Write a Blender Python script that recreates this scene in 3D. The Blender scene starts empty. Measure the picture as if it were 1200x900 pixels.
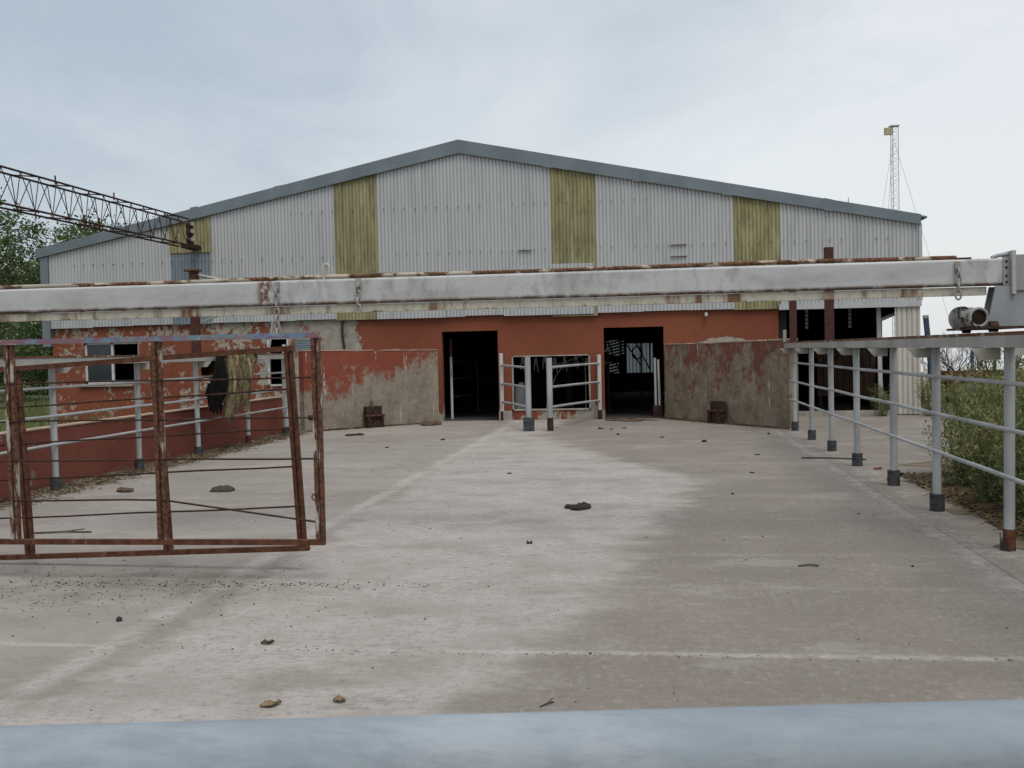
import bpy, bmesh, math, random
from math import sin, cos, pi, radians, hypot
from mathutils import Vector, Matrix
random.seed(7)
S = bpy.context.scene
COL = S.collection

# ------------------------------------------------------------------ camera
cam = bpy.data.cameras.new('camera')
cam.sensor_width = 36; cam.lens = 36.93; cam.clip_start = .05; cam.clip_end = 6000
camo = bpy.data.objects.new('camera', cam); COL.objects.link(camo)
yaw, pit, rol = .1301, -.0311, .0219
fw = Vector((-sin(yaw)*cos(pit), cos(yaw)*cos(pit), sin(pit)))
rt = Vector((cos(yaw), sin(yaw), 0)); up = rt.cross(fw)
r2 = rt*cos(rol) - up*sin(rol); u2 = rt*sin(rol) + up*cos(rol)
m = Matrix((r2, u2, -fw)).transposed().to_4x4(); m.translation = (0, 0, 1.65)
camo.matrix_world = m
cam.dof.use_dof = True; cam.dof.focus_distance = 13; cam.dof.aperture_fstop = 22
S.camera = camo

# ------------------------------------------------------------------ sky and sun
SUN_EL, SUN_AZ = radians(62), radians(150)      # azimuth measured from +Y towards +X
W = bpy.data.worlds.new('World'); S.world = W; W.use_nodes = True
wn = W.node_tree; wn.nodes.clear()
def wN(t, **k):
    n = wn.nodes.new(t)
    for a, b in k.items(): setattr(n, a, b)
    return n
sky = wN('ShaderNodeTexSky', sky_type='NISHITA', sun_disc=False, sun_elevation=SUN_EL, sun_rotation=SUN_AZ, air_density=1.2, dust_density=2.0)
tc = wN('ShaderNodeTexCoord'); mp = wN('ShaderNodeMapping'); mp.inputs['Scale'].default_value = (1.0, 1.0, 2.0); mp.inputs['Location'].default_value = (3.06, 5.95, 5.39)
n1 = wN('ShaderNodeTexNoise'); n1.inputs['Scale'].default_value = 1.0; n1.inputs['Detail'].default_value = 5; n1.inputs['Roughness'].default_value = .45; n1.inputs['Distortion'].default_value = .4
cr = wN('ShaderNodeValToRGB'); cr.color_ramp.elements[0].position = .40; cr.color_ramp.elements[1].position = .61
cr.color_ramp.elements[0].color = (4.3, 5.0, 5.65, 1); cr.color_ramp.elements[1].color = (7.6, 7.85, 8.0, 1)
mx = wN('ShaderNodeMix', data_type='RGBA'); mx.inputs['Factor'].default_value = .82
bg = wN('ShaderNodeBackground'); bg.inputs['Strength'].default_value = .075
wo = wN('ShaderNodeOutputWorld')
L = wn.links.new
L(tc.outputs['Generated'], mp.inputs['Vector']); L(mp.outputs[0], n1.inputs['Vector']); n2 = wN('ShaderNodeTexNoise'); n2.inputs['Scale'].default_value = 4.2; n2.inputs['Detail'].default_value = 7; n2.inputs['Roughness'].default_value = .6; n2.inputs['Distortion'].default_value = .6
ma = wN('ShaderNodeMath', operation='MULTIPLY_ADD'); ma.inputs[1].default_value = .24; mb_ = wN('ShaderNodeMath', operation='SUBTRACT'); mb_.inputs[1].default_value = .12
L(mp.outputs[0], n2.inputs['Vector']); L(n2.outputs['Fac'], ma.inputs[0]); L(n1.outputs['Fac'], ma.inputs[2]); L(ma.outputs[0], mb_.inputs[0]); L(mb_.outputs[0], cr.inputs[0])
L(sky.outputs[0], mx.inputs['A']); L(cr.outputs[0], mx.inputs['B']); L(mx.outputs['Result'], bg.inputs[0]); L(bg.outputs[0], wo.inputs[0])
sd = bpy.data.lights.new('sun', 'SUN'); sd.energy = 1.4; sd.angle = radians(32); sd.color = (1, .96, .9)
so = bpy.data.objects.new('sun', sd); COL.objects.link(so)
sdir = Vector((sin(SUN_AZ)*cos(SUN_EL), cos(SUN_AZ)*cos(SUN_EL), sin(SUN_EL)))
so.rotation_euler = sdir.to_track_quat('Z', 'Y').to_euler(); so.location = (0, 0, 40)
S.view_settings.view_transform = 'Standard'; S.view_settings.look = 'None'; S.view_settings.exposure = 0.62; S.view_settings.gamma = 1

# ------------------------------------------------------------------ helpers: meshes
class MB:
    def __init__(s): s.v = []; s.f = []; s.sm = []
    def face(s, idx, smooth=False): s.f.append(tuple(idx)); s.sm.append(smooth)
    def quad(s, a, b, c, d):
        n = len(s.v); s.v += [tuple(a), tuple(b), tuple(c), tuple(d)]; s.face((n, n+1, n+2, n+3)); return s
    def box(s, x0, x1, y0, y1, z0, z1):
        n = len(s.v); s.v += [(x, y, z) for z in (z0, z1) for y in (y0, y1) for x in (x0, x1)]
        for q in ((0, 2, 3, 1), (4, 5, 7, 6), (0, 1, 5, 4), (2, 6, 7, 3), (0, 4, 6, 2), (1, 3, 7, 5)): s.face([n+i for i in q])
        return s
    def bar(s, a, b, w, h, upv=(0, 0, 1)):
        a = Vector(a); b = Vector(b); d = (b-a).normalized(); u = Vector(upv)
        if abs(d.dot(u)) > .98: u = Vector((0, 1, 0))
        r = d.cross(u).normalized(); u = r.cross(d)
        n = len(s.v)
        for p in (a, b):
            for i, j in ((-1, -1), (1, -1), (1, 1), (-1, 1)): s.v.append(tuple(p + r*i*w/2 + u*j*h/2))
        for q in ((3, 2, 1, 0), (4, 5, 6, 7), (0, 1, 5, 4), (1, 2, 6, 5), (2, 3, 7, 6), (3, 0, 4, 7)): s.face([n+i for i in q])
        return s
    def tube(s, pts, r, n=10, caps=True):
        pts = [Vector(p) for p in pts]; k = len(pts); rs = r if isinstance(r, (list, tuple)) else [r]*k
        d0 = (pts[1]-pts[0]).normalized(); u = Vector((0, 0, 1)) if abs(d0.z) < .9 else Vector((1, 0, 0))
        base = len(s.v)
        for i, p in enumerate(pts):
            d = (pts[min(i+1, k-1)] - pts[max(i-1, 0)]).normalized()
            a = d.cross(u).normalized(); b = a.cross(d).normalized(); u = b
            for j in range(n):
                t = 2*pi*j/n; s.v.append(tuple(p + a*rs[i]*cos(t) + b*rs[i]*sin(t)))
        for i in range(k-1):
            for j in range(n):
                a = base+i*n+j; b = base+i*n+(j+1) % n
                s.face((a, a+n, b+n, b), True)
        if caps:
            for o_ in (base, base+(k-1)*n):
                c_ = len(s.v); s.v += s.v[o_:o_+n]; s.face(range(c_, c_+n))
        return s
    def prism(s, poly, off):
        n = len(s.v); k = len(poly); o = Vector(off)
        s.v += [tuple(p) for p in poly] + [tuple(Vector(p)+o) for p in poly]
        s.face(range(k-1, -1, -1)); s.face(range(n+k, n+2*k)) if False else s.face([n+k+i for i in range(k)])
        s.f[-2] = tuple(n+k-1-i for i in range(k))
        for i in range(k): s.face((n+i, n+(i+1) % k, n+k+(i+1) % k, n+k+i))
        return s
    def torus(s, c, ax1, ax2, R, r, stretch=1., n=12, k=6):
        c = Vector(c); a = Vector(ax1).normalized(); b = Vector(ax2).normalized(); w = a.cross(b); base = len(s.v)
        for i in range(n):
            t = 2*pi*i/n; d = a*cos(t)+b*sin(t); p = c + a*cos(t)*R + b*sin(t)*R*stretch
            for j in range(k):
                q = 2*pi*j/k; s.v.append(tuple(p + d*r*cos(q) + w*r*sin(q)))
        for i in range(n):
            for j in range(k):
                s.face((base+i*k+j, base+((i+1) % n)*k+j, base+((i+1) % n)*k+(j+1) % k, base+i*k+(j+1) % k), True)
        return s
    def mesh(s, name, mat):
        me = bpy.data.meshes.new(name); me.from_pydata(s.v, [], s.f)
        me.polygons.foreach_set('use_smooth', s.sm); me.update()
        bm = bmesh.new(); bm.from_mesh(me); bmesh.ops.recalc_face_normals(bm, faces=bm.faces); bm.to_mesh(me); bm.free()
        if mat: me.materials.append(mat)
        return me
    def build(s, name, mat, parent=None, loc=None):
        o = bpy.data.objects.new(name, s.mesh(name, mat)); COL.objects.link(o)
        if parent:
            o.parent = parent
            o.matrix_parent_inverse = Matrix.Translation(-Vector(parent.location))
        if loc: o.location = loc
        return o
def raw(name, v, f, mat, parent=None, smooth=False, kind=None):
    me = bpy.data.meshes.new(name); me.from_pydata(v, [], f)
    if smooth: me.polygons.foreach_set('use_smooth', [True]*len(f))
    me.update(); me.materials.append(mat)
    o = bpy.data.objects.new(name, me); COL.objects.link(o)
    if parent: o.parent = parent; o.matrix_parent_inverse = Matrix.Translation(-Vector(parent.location))
    if kind: o['kind'] = kind
    return o
def tag(o, label, cat, group=None, kind=None):
    o['label'] = label; o['category'] = cat
    if group: o['group'] = group
    if kind: o['kind'] = kind
    return o
def thing(name, loc, label, cat, group=None):
    o = bpy.data.objects.new(name, None); COL.objects.link(o); o.location = loc; o.empty_display_size = .2
    return tag(o, label, cat, group)
def struct(o): o['kind'] = 'structure'; return o
def instance(me, name, parent, loc=(0, 0, 0), rot=(0, 0, 0), sc=(1, 1, 1)):
    o = bpy.data.objects.new(name, me); COL.objects.link(o)
    if parent: o.parent = parent; o.matrix_parent_inverse = Matrix.Translation(-Vector(parent.location))
    o.location = loc; o.rotation_euler = rot; o.scale = sc
    return o

# ------------------------------------------------------------------ helpers: materials
class MT:
    def __init__(s, name, rough=.7, metal=0, spec=.4):
        s.m = bpy.data.materials.new(name); s.m.use_nodes = True; s.t = s.m.node_tree
        s.b = s.t.nodes['Principled BSDF']; s.b.inputs['Roughness'].default_value = rough; s.b.inputs['Metallic'].default_value = metal
        s.b.inputs['Specular IOR Level'].default_value = spec; s.out = s.t.nodes['Material Output']
        g = s.N('ShaderNodeNewGeometry'); s.pos = g.outputs['Position']; s.nor = g.outputs['Normal']
        x = s.N('ShaderNodeSeparateXYZ'); s.l(s.pos, x.inputs[0]); s.X, s.Y, s.Z = x.outputs
    def N(s, t, **k):
        n = s.t.nodes.new(t)
        for a, b in k.items(): setattr(n, a, b)
        return n
    def l(s, a, b): s.t.links.new(a, b)
    def put(s, sock, v):
        if hasattr(v, 'is_output') or isinstance(v, bpy.types.NodeSocket): s.l(v, sock)
        elif isinstance(v, (tuple, list)) and sock.type == 'RGBA': sock.default_value = (*v[:3], 1)
        else: sock.default_value = v
    def math(s, op, a, b=0., c=None, clamp=False):
        n = s.N('ShaderNodeMath', operation=op, use_clamp=clamp); s.put(n.inputs[0], a); s.put(n.inputs[1], b)
        if c is not None: s.put(n.inputs[2], c)
        return n.outputs[0]
    def add(s, a, b): return s.math('ADD', a, b)
    def sub(s, a, b): return s.math('SUBTRACT', a, b)
    def mul(s, a, b): return s.math('MULTIPLY', a, b)
    def mx(s, a, b): return s.math('MAXIMUM', a, b)
    def ss(s, v, lo, hi, a=0., b=1.):
        n = s.N('ShaderNodeMapRange', interpolation_type='SMOOTHSTEP'); s.put(n.inputs[0], v)
        for i, q in enumerate((lo, hi, a, b)): s.put(n.inputs[i+1], q)
        return n.outputs[0]
    def vec(s, sc=(1, 1, 1), src=None, loc=(0, 0, 0)):
        n = s.N('ShaderNodeMapping'); s.l(src or s.pos, n.inputs[0]); n.inputs['Scale'].default_value = sc; n.inputs['Location'].default_value = loc
        return n.outputs[0]
    def noise(s, scale=5, detail=4, rough=.55, sc=None, dist=0, loc=(0, 0, 0), src=None):
        n = s.N('ShaderNodeTexNoise'); s.l(s.vec(sc or (1, 1, 1), src, loc), n.inputs['Vector'])
        n.inputs['Scale'].default_value = scale; n.inputs['Detail'].default_value = detail; n.inputs['Roughness'].default_value = rough; n.inputs['Distortion'].default_value = dist
        return n.outputs['Fac']
    def mix(s, f, a, b, blend='MIX'):
        n = s.N('ShaderNodeMix', data_type='RGBA', blend_type=blend); s.put(n.inputs['Factor'], f); s.put(n.inputs['A'], a); s.put(n.inputs['B'], b)
        return n.outputs['Result']
    def ramp(s, f, stops, interp='LINEAR'):
        n = s.N('ShaderNodeValToRGB'); n.color_ramp.interpolation = interp; s.l(f, n.inputs[0]); e = n.color_ramp.elements
        while len(e) < len(stops): e.new(.5)
        for q, (p, c) in zip(e, stops): q.position = p; q.color = (*c, 1)
        return n.outputs[0]
    def rnd(s):
        return s.N('ShaderNodeObjectInfo').outputs['Random']
    def color(s, c): s.put(s.b.inputs['Base Color'], c)
    def rough(s, v): s.put(s.b.inputs['Roughness'], v)
    def bump(s, h, strength=.3, dist=.02):
        n = s.N('ShaderNodeBump'); n.inputs['Strength'].default_value = strength; n.inputs['Distance'].default_value = dist
        s.l(h, n.inputs['Height']); s.l(n.outputs[0], s.b.inputs['Normal'])
    def curve(s, v, lo, hi, pts, vmin, vmax):
        """piecewise-linear function of v over lo..hi giving world values vmin..vmax"""
        a = s.math('DIVIDE', s.sub(v, lo), hi-lo, clamp=True)
        n = s.N('ShaderNodeFloatCurve'); s.l(a, n.inputs['Value']); c = n.mapping.curves[0]
        q = [((p-lo)/(hi-lo), (w-vmin)/(vmax-vmin)) for p, w in pts]
        c.points[0].location = q[0]; c.points[-1].location = q[-1]
        for t in q[1:-1]: c.points.new(*t)
        for t in c.points: t.handle_type = 'VECTOR'
        n.mapping.update()
        return s.add(s.mul(n.outputs[0], vmax-vmin), vmin)

def simple(name, col, rough=.7, metal=0, var=.25, scale=8, bump=0):
    t = MT(name, rough, metal); n = t.noise(scale, 5, .6)
    t.color(t.mix(t.ss(n, .3, .7), tuple(c*(1-var) for c in col), tuple(min(1, c*(1+var)) for c in col)))
    if bump: t.bump(t.noise(scale*6, 4), bump, .01)
    return t.m

# rust
def rust_mat(name, a=(.055, .022, .013), b=(.125, .050, .027), c=(.20, .105, .06)):
    t = MT(name, .85, 0, .25); n = t.noise(14, 6, .65); n2 = t.noise(2.5, 3, .5, loc=(3, 1, 2))
    k = t.mix(t.ss(n, .35, .68), a, b); k = t.mix(t.mul(t.ss(n2, .5, .75), t.ss(n, .5, .7)), k, c)
    t.color(k); t.bump(t.noise(60, 5, .6), .35, .004); return t.m
RUST = rust_mat('rust')
DARKRUST = rust_mat('dark_rust', (.022, .012, .01), (.06, .028, .02), (.1, .05, .03))
BROWNPOST = rust_mat('red_oxide_paint', (.05, .02, .016), (.075, .03, .023), (.09, .042, .03))

def paint_rust(name, paint, rustc=(.16, .065, .028), amount=.62, scale=6, rough=.55, streak=(1, 1, .25), dirt=.7, metal=0):
    t = MT(name, rough, metal); n = t.noise(scale, 7, .62, sc=streak); d = t.noise(1.6, 4, .6, sc=(1, 1, .6)); f = t.noise(40, 3)
    k = t.mix(t.ss(d, .35, .75), paint, tuple(c*dirt for c in paint)); k = t.mix(t.mul(t.ss(f, .45, .75), .25), k, tuple(c*.6 for c in paint))
    mask = t.ss(n, amount, amount+.07)
    k = t.mix(mask, k, t.mix(t.ss(f, .4, .6), rustc, tuple(c*.4 for c in rustc)))
    t.color(k); t.rough(t.ss(mask, 0, 1, rough, .9)); t.bump(t.add(t.mul(mask, .6), t.mul(f, .2)), .2, .004)
    return t.m
PIPE = paint_rust('grey_painted_pipe', (.37, .382, .386), amount=.70, scale=9, dirt=.62)
RAILGREY = paint_rust('grey_rail_paint', (.38, .375, .355), amount=.64, scale=7)
GREYPLATE = paint_rust('grey_plate_paint', (.27, .28, .295), amount=.70, scale=5)
RUSTTOP = paint_rust('rusty_flange', (.3, .27, .22), rustc=(.17, .07, .032), amount=.38, scale=5, streak=(1, 1, 1))
TOPPIPE = paint_rust('flaking_cream_pipe', (.40, .36, .28), rustc=(.15, .068, .035), amount=.46, scale=7, streak=(.5, 1, 1))
GATEWHITE = paint_rust('flaking_gate_paint', (.4, .36, .30), rustc=(.13, .055, .03), amount=.40, scale=5, streak=(2, 2, .5))
GUSSET = paint_rust('pale_gusset_paint', (.36, .345, .30), amount=.66, scale=9)
SLEEVE = simple('dark_sleeve', (.04, .042, .046), .85, var=.55, scale=16)
CHAINM = paint_rust('galvanised_chain', (.34, .33, .31), amount=.6, scale=30, metal=.5)
# beam: light grey paint, grimy
t = MT('grey_beam_paint', .5)
n = t.noise(2.2, 6, .65, sc=(.5, 1, 1.6)); n2 = t.noise(9, 6, .7, sc=(1, 1, .5)); n3 = t.noise(.7, 2, loc=(4, 0, 0))
k = t.mix(t.ss(n, .42, .72), (.43, .433, .433), (.33, .328, .32)); k = t.mix(t.mul(t.mul(t.ss(n2, .42, .75), t.ss(n3, .40, .58)), .8), k, (.19, .185, .168)); k = t.mix(t.mul(t.ss(t.noise(22, 6, .7), .55, .75), .35), k, (.2, .19, .17))
edge = t.ss(t.Z, 2.145, 2.112); k = t.mix(t.mul(edge, t.ss(n2, .35, .55)), k, (.12, .06, .035))
j = t.math('ABSOLUTE', t.sub(t.X, -3.42)); k = t.mix(t.mul(t.ss(j, .10, .02), t.ss(n2, .47, .55)), k, (.12, .05, .028))
t.color(k); t.bump(t.noise(5, 3), .08, .01); BEAM = t.m
# lower angle: cream with rust runs
t = MT('cream_angle_paint', .65)
n = t.noise(5, 6, .65, sc=(1.2, 1, .25)); n2 = t.noise(1.1, 3); n3 = t.noise(18, 5, .6)
k = t.mix(t.ss(n3, .4, .75), (.44, .42, .345), (.30, .28, .215)); k = t.mix(t.mul(t.ss(n, .50, .63), t.ss(n2, .30, .55)), k, (.15, .075, .033))
k = t.mix(t.ss(t.add(n, t.mul(t.sub(t.Z, 2.05), 4)), .78, .86), k, (.10, .045, .025))
k = t.mix(t.ss(t.sub(n3, t.mul(t.sub(t.Z, 2.03), 12)), .53, .60), k, (.11, .05, .03))
t.color(k); t.bump(n3, .3, .005); ANGLE = t.m
# multicoloured smeared gate bar
t = MT('paint_smeared_bar', .6)
n = t.noise(1.1, 4, .6, sc=(3.2, 1, 4), dist=1.2); n2 = t.noise(24, 5, .6, sc=(.5, 1, 2))
k = t.ramp(n, [(.0, (.15, .045, .06)), (.36, (.17, .06, .075)), (.43, (.15, .06, .13)), (.48, (.07, .17, .33)), (.53, (.10, .19, .20)), (.58, (.17, .07, .12)), (.66, (.22, .21, .17)), (1, (.14, .06, .05))])
k = t.mix(t.ss(n2, .56, .68), k, (.36, .36, .34)); k = t.mix(.25, k, (.2, .19, .18)); t.color(k); SMEAR = t.m
# corrugated sheets
def sheet_mat(name, c1, c2, dirtc, dirt=.5, rough=.42, metal=.25, streak=1.0):
    t = MT(name, rough, metal); r = t.rnd()
    n = t.noise(5, 5, .6, sc=(1.5, 1, .12)); n2 = t.noise(1.0, 3, .5, sc=(1, 1, .5)); n3 = t.noise(30, 3, .5, sc=(1, 1, .05))
    k = t.mix(r, c1, c2); k = t.mix(t.mul(t.ss(n, .45, .72), dirt), k, dirtc); k = t.mix(t.mul(t.ss(n3, .5, .72), .22*streak), k, dirtc); k = t.mix(t.mul(t.ss(n2, .5, .8), .3), k, dirtc)
    if streak > 1: k = t.mix(t.mul(t.ss(t.noise(4, 7, .7, sc=(1, 1, .45), loc=(3, 3, 3)), .45, .65), .7), k, dirtc); k = t.mix(t.mul(t.ss(t.noise(2, 6, .7, sc=(1.5, 1, .3), loc=(8, 1, 3)), .52, .66), .6), k, (.36, .33, .2))
    t.color(k); t.bump(t.noise(3, 2, sc=(1, 1, .6)), .12, .02); return t.m
SHEET = sheet_mat('galvanised_sheet', (.43, .437, .442), (.455, .46, .463), (.29, .295, .305), .42)
OCHRE = sheet_mat('lichen_stained_sheet', (.30, .275, .13), (.26, .24, .135), (.14, .128, .072), .7, .8, 0, 2.6)
BLUESHEET = sheet_mat('blue_grey_sheet', (.19, .235, .265), (.21, .25, .28), (.12, .15, .17), .5)
CREAMSHEET = sheet_mat('cream_sheet', (.50, .475, .425), (.52, .49, .44), (.33, .30, .26), .55, .55, .1)
FLASH = simple('blue_grey_flashing', (.15, .18, .198), .45, .3, .12, 1.2)
ROOFM = simple('roof_sheet', (.16, .17, .18), .5, .3, .15, 1)
# walls
def peel_mat(name, paintA, paintB, bareA, bareB, fn, drips=True):
    t = MT(name, .85, 0, .2); a = t.noise(2.1, 11, .74, sc=(1, 1, .8)); b = t.noise(9, 6, .6); big = t.noise(.5, 3, loc=(2, 5, 1))
    paint = t.mix(t.ss(big, .35, .65), paintA, paintB); paint = t.mix(t.mul(t.ss(b, .45, .7), .22), paint, tuple(c*.6 for c in paintA))
    bare = t.mix(t.ss(t.noise(2.2, 7, .7, loc=(7, 2, 3)), .35, .66), bareA, bareB); bare = t.mix(t.mul(t.ss(b, .5, .75), .5), bare, tuple(c*.5 for c in bareA)); g5 = t.noise(5, 9, .75, loc=(9, 3, 3)); bare = t.mix(t.mul(t.ss(g5, .5, .68), .55), bare, tuple(c*.45 for c in bareA)); bare = t.mix(t.mul(t.ss(g5, .44, .3), .5), bare, tuple(min(1, c*1.5) for c in bareB))
    mask = fn(t, a, b)
    k = t.mix(mask, bare, paint)
    if drips:
        d = t.noise(4.5, 4, .6, sc=(1.6, 1.6, .16), loc=(1, 1, 9)); k = t.mix(t.mul(t.ss(d, .63, .68), t.ss(b, .40, .55)), k, (.42, .39, .37))
    t.color(k); t.bump(t.add(t.mul(mask, .7), t.mul(t.noise(45, 4), .35)), .35, .012); return t.m
ORA = (.178, .054, .03); ORB = (.203, .066, .036); REDA = (.18, .046, .03); REDB = (.22, .06, .038)
def fn_facade(t, a, b):
    j = t.add(t.mul(t.sub(a, .5), 1.6), t.mul(t.sub(b, .5), .5))
    right = t.ss(t.add(t.X, j), -7.10, -7.04)                       # clean repaint right of here
    low = t.ss(t.add(t.add(t.mul(t.sub(a, .5), 1.3), t.mul(t.sub(b, .5), .25)), t.mul(t.Z, .5)), .04, .12)       # splash zone worn off
    pz = t.sub(t.add(1.66, t.mul(t.ss(t.math('ABSOLUTE', t.sub(t.X, 1.75)), 1.0, .1), .22)), t.mul(t.sub(a, .5), .35)); patch = t.mul(t.ss(t.X, .42, .5), t.ss(t.sub(t.Z, pz), .02, -.02))
    right = t.mul(t.mul(right, low), t.sub(1., patch))
    left = t.mul(t.ss(t.add(t.X, t.mul(j, .5)), -8.95, -9.02), t.ss(t.add(t.sub(a, t.mul(t.sub(b, .5), .45)), t.add(t.mul(t.ss(t.X, -12.5, -9.5), .07), t.mul(t.ss(t.Z, 1.9, 2.4), .05))), .595, .57))
    mid = t.mul(t.ss(a, .58, .62), .8)
    z = t.mul(t.ss(t.X, -7.3, -8.2), 0)
    return t.mx(t.mx(right, left), t.mx(mid, z))
WALL = peel_mat('facade_paint', ORA, ORB, (.27, .25, .21), (.34, .31, .26), fn_facade, False)
def fn_wl(t, a, b):   # left wing: paint holds on upper part
    return t.ss(t.add(t.add(t.mul(t.sub(a, .5), 3.2), t.mul(t.sub(b, .5), .9)), t.add(t.mul(t.sub(t.Z, 1.12), 1.1), t.mul(t.add(t.X, 6.4), -.33))), -.22, .26)
WINGL = peel_mat('left_wing_paint', REDA, REDB, (.205, .172, .134), (.275, .236, .188), fn_wl)
def fn_wr(t, a, b):
    return t.mul(t.ss(t.add(t.add(t.mul(t.sub(a, .5), 3.2), t.mul(t.sub(b, .5), 1.1)), t.mul(t.sub(t.Z, 1.55), .35)), -.22, .12), .8)
WINGR = peel_mat('right_wing_paint', (.14, .04, .028), (.17, .05, .033), (.165, .132, .096), (.245, .205, .155), fn_wr)
def fn_low(t, a, b): return t.ss(t.add(a, t.mul(t.sub(b, .5), .4)), .64, .61)
LOWW = peel_mat('low_wall_paint', (.19, .06, .042), (.228, .074, .05), (.25, .22, .17), (.3, .25, .18), fn_low, False)
BAREC = simple('bare_concrete', (.30, .275, .235), .9, 0, .25, 3, .3)
COPING = simple('coping_mortar', (.36, .27, .20), .9, 0, .25, 6, .3)
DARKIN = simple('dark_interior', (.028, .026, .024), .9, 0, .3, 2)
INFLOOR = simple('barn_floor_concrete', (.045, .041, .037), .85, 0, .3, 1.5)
WHITEP = paint_rust('white_door_post_paint', (.5, .49, .47), amount=.64, scale=8)
FRAMEW = simple('window_frame_paint', (.5, .49, .45), .6, 0, .2, 10)
# glass
t = MT('window_glass', .08, 0, .6); t.color((.018, .024, .03)); GLASS = t.m
BLACK = simple('black_plastic', (.012, .012, .013), .5)
MOTORP = paint_rust('motor_casing_paint', (.27, .27, .25), rustc=(.05, .042, .034), amount=.50, scale=14, streak=(1, 1, .5))
BLUEPOLE = simple('dark_blue_paint', (.035, .06, .105), .6, 0, .3, 8)
TIMBER = simple('old_timber', (.10, .06, .042), .85, 0, .4, 5)
# yard concrete
t = MT('yard_concrete', .88, 0, .22)
big = t.noise(.33, 5, .6, loc=(1, 2, 0)); md = t.noise(1.7, 6, .65); fin = t.noise(14, 6, .7); gr = t.noise(90, 3, .6)
broom = t.noise(1, 5, .7, sc=(2.5, 30, 1)); broom2 = t.noise(1, 3, .6, sc=(3.5, 90, 1), loc=(3, 0, 0))
base = t.mix(t.ss(big, .35, .68), (.193, .168, .146), (.235, .206, .18)); base = t.mix(t.mul(t.ss(md, .42, .72), .6), base, (.175, .151, .13))
wob = t.add(t.mul(t.sub(t.noise(1, 9, .72, sc=(1.5, 2.6, 1), loc=(2, 2, 0)), .5), 3.0), t.mul(t.sub(fin, .5), .7))
Lx = t.curve(t.Y, 0, 26, [(0, -4.6), (4.6, -3.2), (5.5, -2.9), (7, -3.0), (13, -3.1), (17, -3.35), (21, -3.3), (26, -3.6)], -6, 3)
Rx = t.curve(t.Y, 0, 26, [(0, -.8), (4.7, -.75), (6.1, -.3), (7.2, -.1), (9.6, .2), (12, .65), (13.3, .8), (14.4, .3), (16.9, -.8), (20.4, -1.9), (26, -1.6)], -6, 3)
wm = t.mul(t.ss(t.add(t.sub(t.X, Lx), t.mul(wob, .35)), -.15, .35), t.ss(t.add(t.sub(Rx, t.X), t.mul(wob, .42)), -.15, .5))
wm = t.mul(wm, t.add(.62, t.mul(t.ss(md, .64, .36), .38))); wm = t.mx(wm, t.mul(t.ss(t.add(t.X, t.mul(wob, .5)), -2.6, -3.3), t.ss(big, .3, .6, .30, .5)))
bf = t.noise(1, 6, .8, sc=(8, 26, 1), loc=(1, 0, 0)); wfac = t.add(.4, t.mul(wm, .6)); speck = t.noise(26, 6, .8, sc=(1, .5, 1), loc=(0, 4, 0))
dith = t.add(t.mul(t.sub(bf, .5), 2.6), t.mul(t.sub(speck, .5), 2.0))
wmk = t.ss(t.add(wm, t.mul(dith, 1.1)), .30, .70)
k = t.mix(t.mul(t.add(t.mul(wmk, .55), t.mul(wm, .45)), .88), base, (.385, .351, .325))
rag = t.noise(7, 7, .75, loc=(5, 5, 0)); rag2 = t.noise(.9, 4, .6, loc=(2, 7, 0))
def line(v, at, w, amt, brk=.5):
    d = t.math('ABSOLUTE', t.add(t.sub(v, at), t.add(t.mul(t.sub(rag, .5), w*1.8), t.mul(t.sub(rag2, .5), w*1.5))))
    return t.mul(t.mul(t.ss(d, w, w*.1), t.ss(t.add(t.mul(rag, .6), t.mul(rag2, .4)), brk-.08, brk+.06)), amt)
ln = line(t.Y, 5.68, .06, .55, .485)
for y, a in ((7.28, .15), (8.44, .2), (11.75, .2), (15.1, .3)): ln = t.mx(ln, line(t.Y, y, .09, a))
ln = t.mx(ln, line(t.X, -3.12, .15, .6, .47)); ln = t.mx(ln, line(t.X, 2.45, .14, .45, .5))
k = t.mix(ln, k, (.43, .40, .37))
splash = t.mul(t.ss(t.math('ABSOLUTE', t.sub(t.X, 2.62)), .55, .1), t.ss(t.add(md, t.mul(t.sub(fin, .5), .7)), .5, .7)); k = t.mix(t.mul(splash, .55), k, (.42, .395, .36))
# dried dung smears and gate shade, both painted in (left side, below the gates)
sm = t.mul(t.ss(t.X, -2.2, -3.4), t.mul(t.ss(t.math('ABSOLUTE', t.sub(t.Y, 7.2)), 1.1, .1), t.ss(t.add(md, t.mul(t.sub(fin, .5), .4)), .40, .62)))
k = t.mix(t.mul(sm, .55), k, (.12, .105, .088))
k = t.mix(t.mul(t.ss(t.noise(.9, 6, .7, sc=(.6, 1.4, 1), loc=(9, 4, 0)), .58, .74), .45), k, (.155, .137, .115))
k = t.mix(t.mul(t.ss(speck, .50, .62), .36), k, (.115, .098, .083)); k = t.mix(t.mul(t.mul(t.ss(bf, .50, .60), .34), wfac), k, (.13, .113, .098)); k = t.mix(t.mul(t.mul(t.ss(bf, .48, .38), .30), wfac), k, (.42, .39, .36)); k = t.mix(t.mul(t.ss(speck, .46, .36), .22), k, (.45, .42, .39))
bl = t.noise(1.1, 9, .75, sc=(.8, 1.2, 1), loc=(6, 1, 0)); k = t.mix(t.mul(t.ss(bl, .50, .60), .30), k, (.165, .143, .122)); k = t.mix(t.mul(t.ss(bl, .47, .38), .22), k, (.40, .37, .34))
ex = t.math('DIVIDE', t.add(t.X, 1.55), .75); ey = t.math('DIVIDE', t.add(t.sub(t.Y, 5.25), t.mul(t.add(t.X, 1.55), -.35)), .28); k = t.mix(t.mul(t.ss(t.add(t.add(t.mul(ex, ex), t.mul(ey, ey)), t.mul(wob, 1.6)), 1.3, -.2), .5), k, (.19, .165, .142))
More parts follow.
